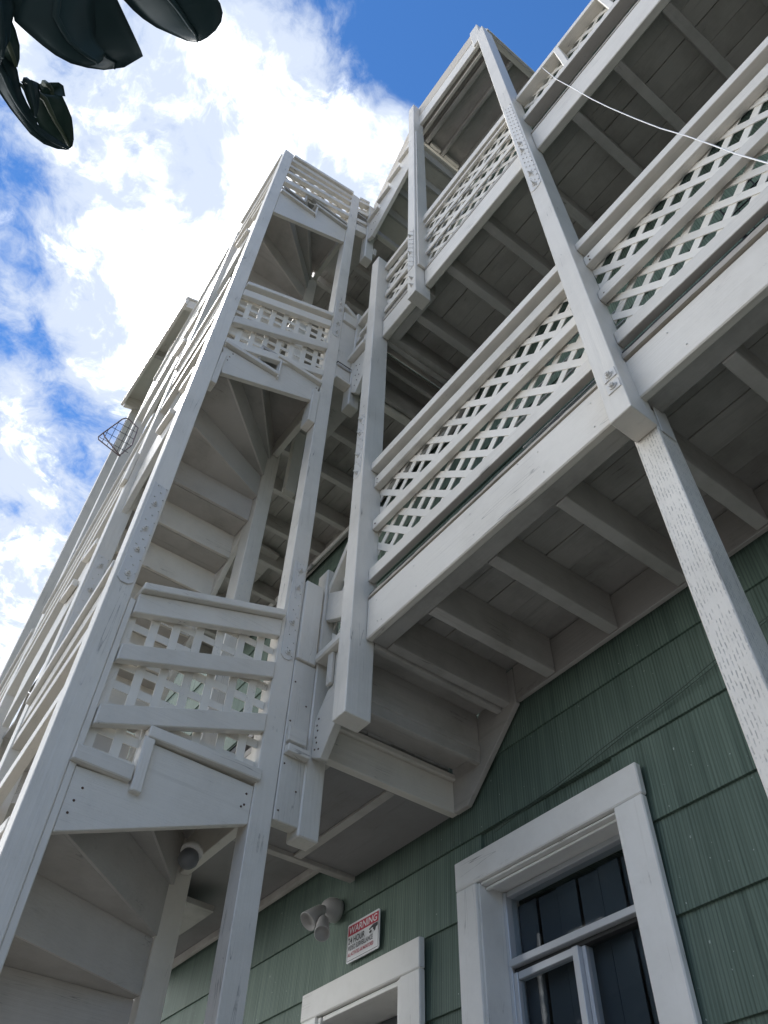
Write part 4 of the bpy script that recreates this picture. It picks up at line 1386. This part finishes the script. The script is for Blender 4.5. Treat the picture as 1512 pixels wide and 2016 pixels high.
def leaf(left, right, dist, bend, mat, fold=.02, tilt=0.0):
    """left/right: the two margins from stalk to tip (crop pixels); laid on a curved blade of real thickness"""
    nL = len(left)
    m_ = 9
    top, bot = [], []
    for i in range(nL):
        for j in range(m_):
            t_ = j / (m_ - 1)
            x = left[i][0] * (1 - t_) + right[i][0] * t_
            y = left[i][1] * (1 - t_) + right[i][1] * t_
            u_, v_ = px7(x, y)
            s = i / (nL - 1)
            dd = dist + bend * s * s + tilt * (t_ - .5) - .45 * fold * (1 - abs(2 * t_ - 1) ** 1.5) + .004 * math.sin(7 * s + 5 * t_)
            q = ray(u_, v_).normalized()
            top.append(q * dd)
            bot.append(q * (dd + .0016))
    n = len(top)
    Fc = []
    for i in range(nL - 1):
        for j in range(m_ - 1):
            a = i * m_ + j
            Fc.append((a, a + 1, a + m_ + 1, a + m_))
            Fc.append((n + a, n + a + m_, n + a + m_ + 1, n + a + 1))
    edge = [i * m_ for i in range(nL)] + [(nL - 1) * m_ + j for j in range(1, m_)] + [i * m_ + m_ - 1 for i in range(nL - 2, -1, -1)] + [j for j in range(m_ - 2, 0, -1)]
    for k in range(len(edge)):
        a, b = edge[k], edge[(k + 1) % len(edge)]
        Fc.append((a, n + a, n + b, b))
    o = mesh('leaf', top + bot, Fc, mat, br, smooth=True)
    mid = [ (top[i * m_ + m_ // 2] + Vector((0, 0, 0))) * .998 for i in range(nL)]
    tube('midrib', o, mid, [.0022 * (1 - .7 * i / nL) for i in range(nL)], VEIN if mat is LEAF2 else mat, 6)
    return o


leaf([(40, -160), (70, 20), (85, 125), (150, 185), (250, 270), (330, 330), (420, 378), (520, 405), (620, 418)],
     [(620, -160), (670, -60), (705, 10), (745, 95), (785, 180), (815, 245), (840, 300), (852, 335), (740, 402)], .60, .02, LEAF, .015, -.03)
leaf([(180, -160), (120, 40), (100, 132), (170, 196), (260, 272), (350, 332), (440, 372), (520, 392), (560, 390)],
     [(560, -160), (566, -40), (563, 60), (572, 150), (568, 215), (590, 262), (622, 308), (628, 335), (600, 370)], .57, .02, LEAF, .03, .02)
leaf([(560, -200), (660, -90), (735, 0), (790, 60), (850, 112), (930, 165), (1040, 214), (1110, 244), (1150, 252)],
     [(1100, -200), (1200, -110), (1285, -20), (1312, 20), (1327, 75), (1318, 130), (1285, 182), (1235, 225), (1195, 246)], .62, .03, LEAF, .03, -.02)
leaf([(-140, -120), (-100, 60), (-60, 220), (-20, 340), (-10, 420)],
     [(60, -120), (92, 45), (75, 130), (60, 240), (40, 270)], .58, .0, LEAF, .02)
leaf([(-120, 120), (-60, 220), (0, 300), (50, 360), (90, 395)],
     [(70, 120), (95, 180), (118, 270), (118, 350), (104, 402)], .60, .01, LEAF2, .02)
leaf([(-120, 380), (-40, 500), (0, 560), (60, 648), (110, 712), (180, 798), (260, 858), (340, 888), (400, 894)],
     [(60, 300), (105, 420), (118, 490), (130, 545), (160, 610), (205, 690), (225, 740), (300, 800), (420, 880)], .61, .02, LEAF, .02)
leaf([(100, 480), (140, 540), (165, 610), (200, 690), (230, 745), (300, 805), (360, 855), (400, 888)],
     [(235, 560), (300, 566), (372, 572), (405, 642), (428, 700), (437, 770), (440, 830), (432, 872)], .625, .02, LEAF2, .01)
leaf([(120, 485), (135, 500), (150, 540), (190, 620), (208, 690)],
     [(185, 474), (232, 495), (238, 560), (232, 640), (218, 700)], .605, .0, LEAF, .015)
leaf([(225, 500), (235, 530), (240, 555), (240, 566)],
     [(300, 490), (350, 490), (378, 510), (390, 574)], .635, .0, LEAF2, .008)
tw = [ray(*px7(x, y)).normalized() * dd for x, y, dd in ((-500, -700, .70), (-250, -420, .66), (-120, -180, .63), (-40, 60, .615), (-30, 300, .61), (20, 440, .61))]
tube('twig', br, tw, [.007, .006, .005, .004, .003, .002], BARK, 8)
tube('twig', br, [tw[1], ray(*px7(300, -330)).normalized() * .63, ray(*px7(620, -230)).normalized() * .62], [.005, .004, .003], BARK, 8)
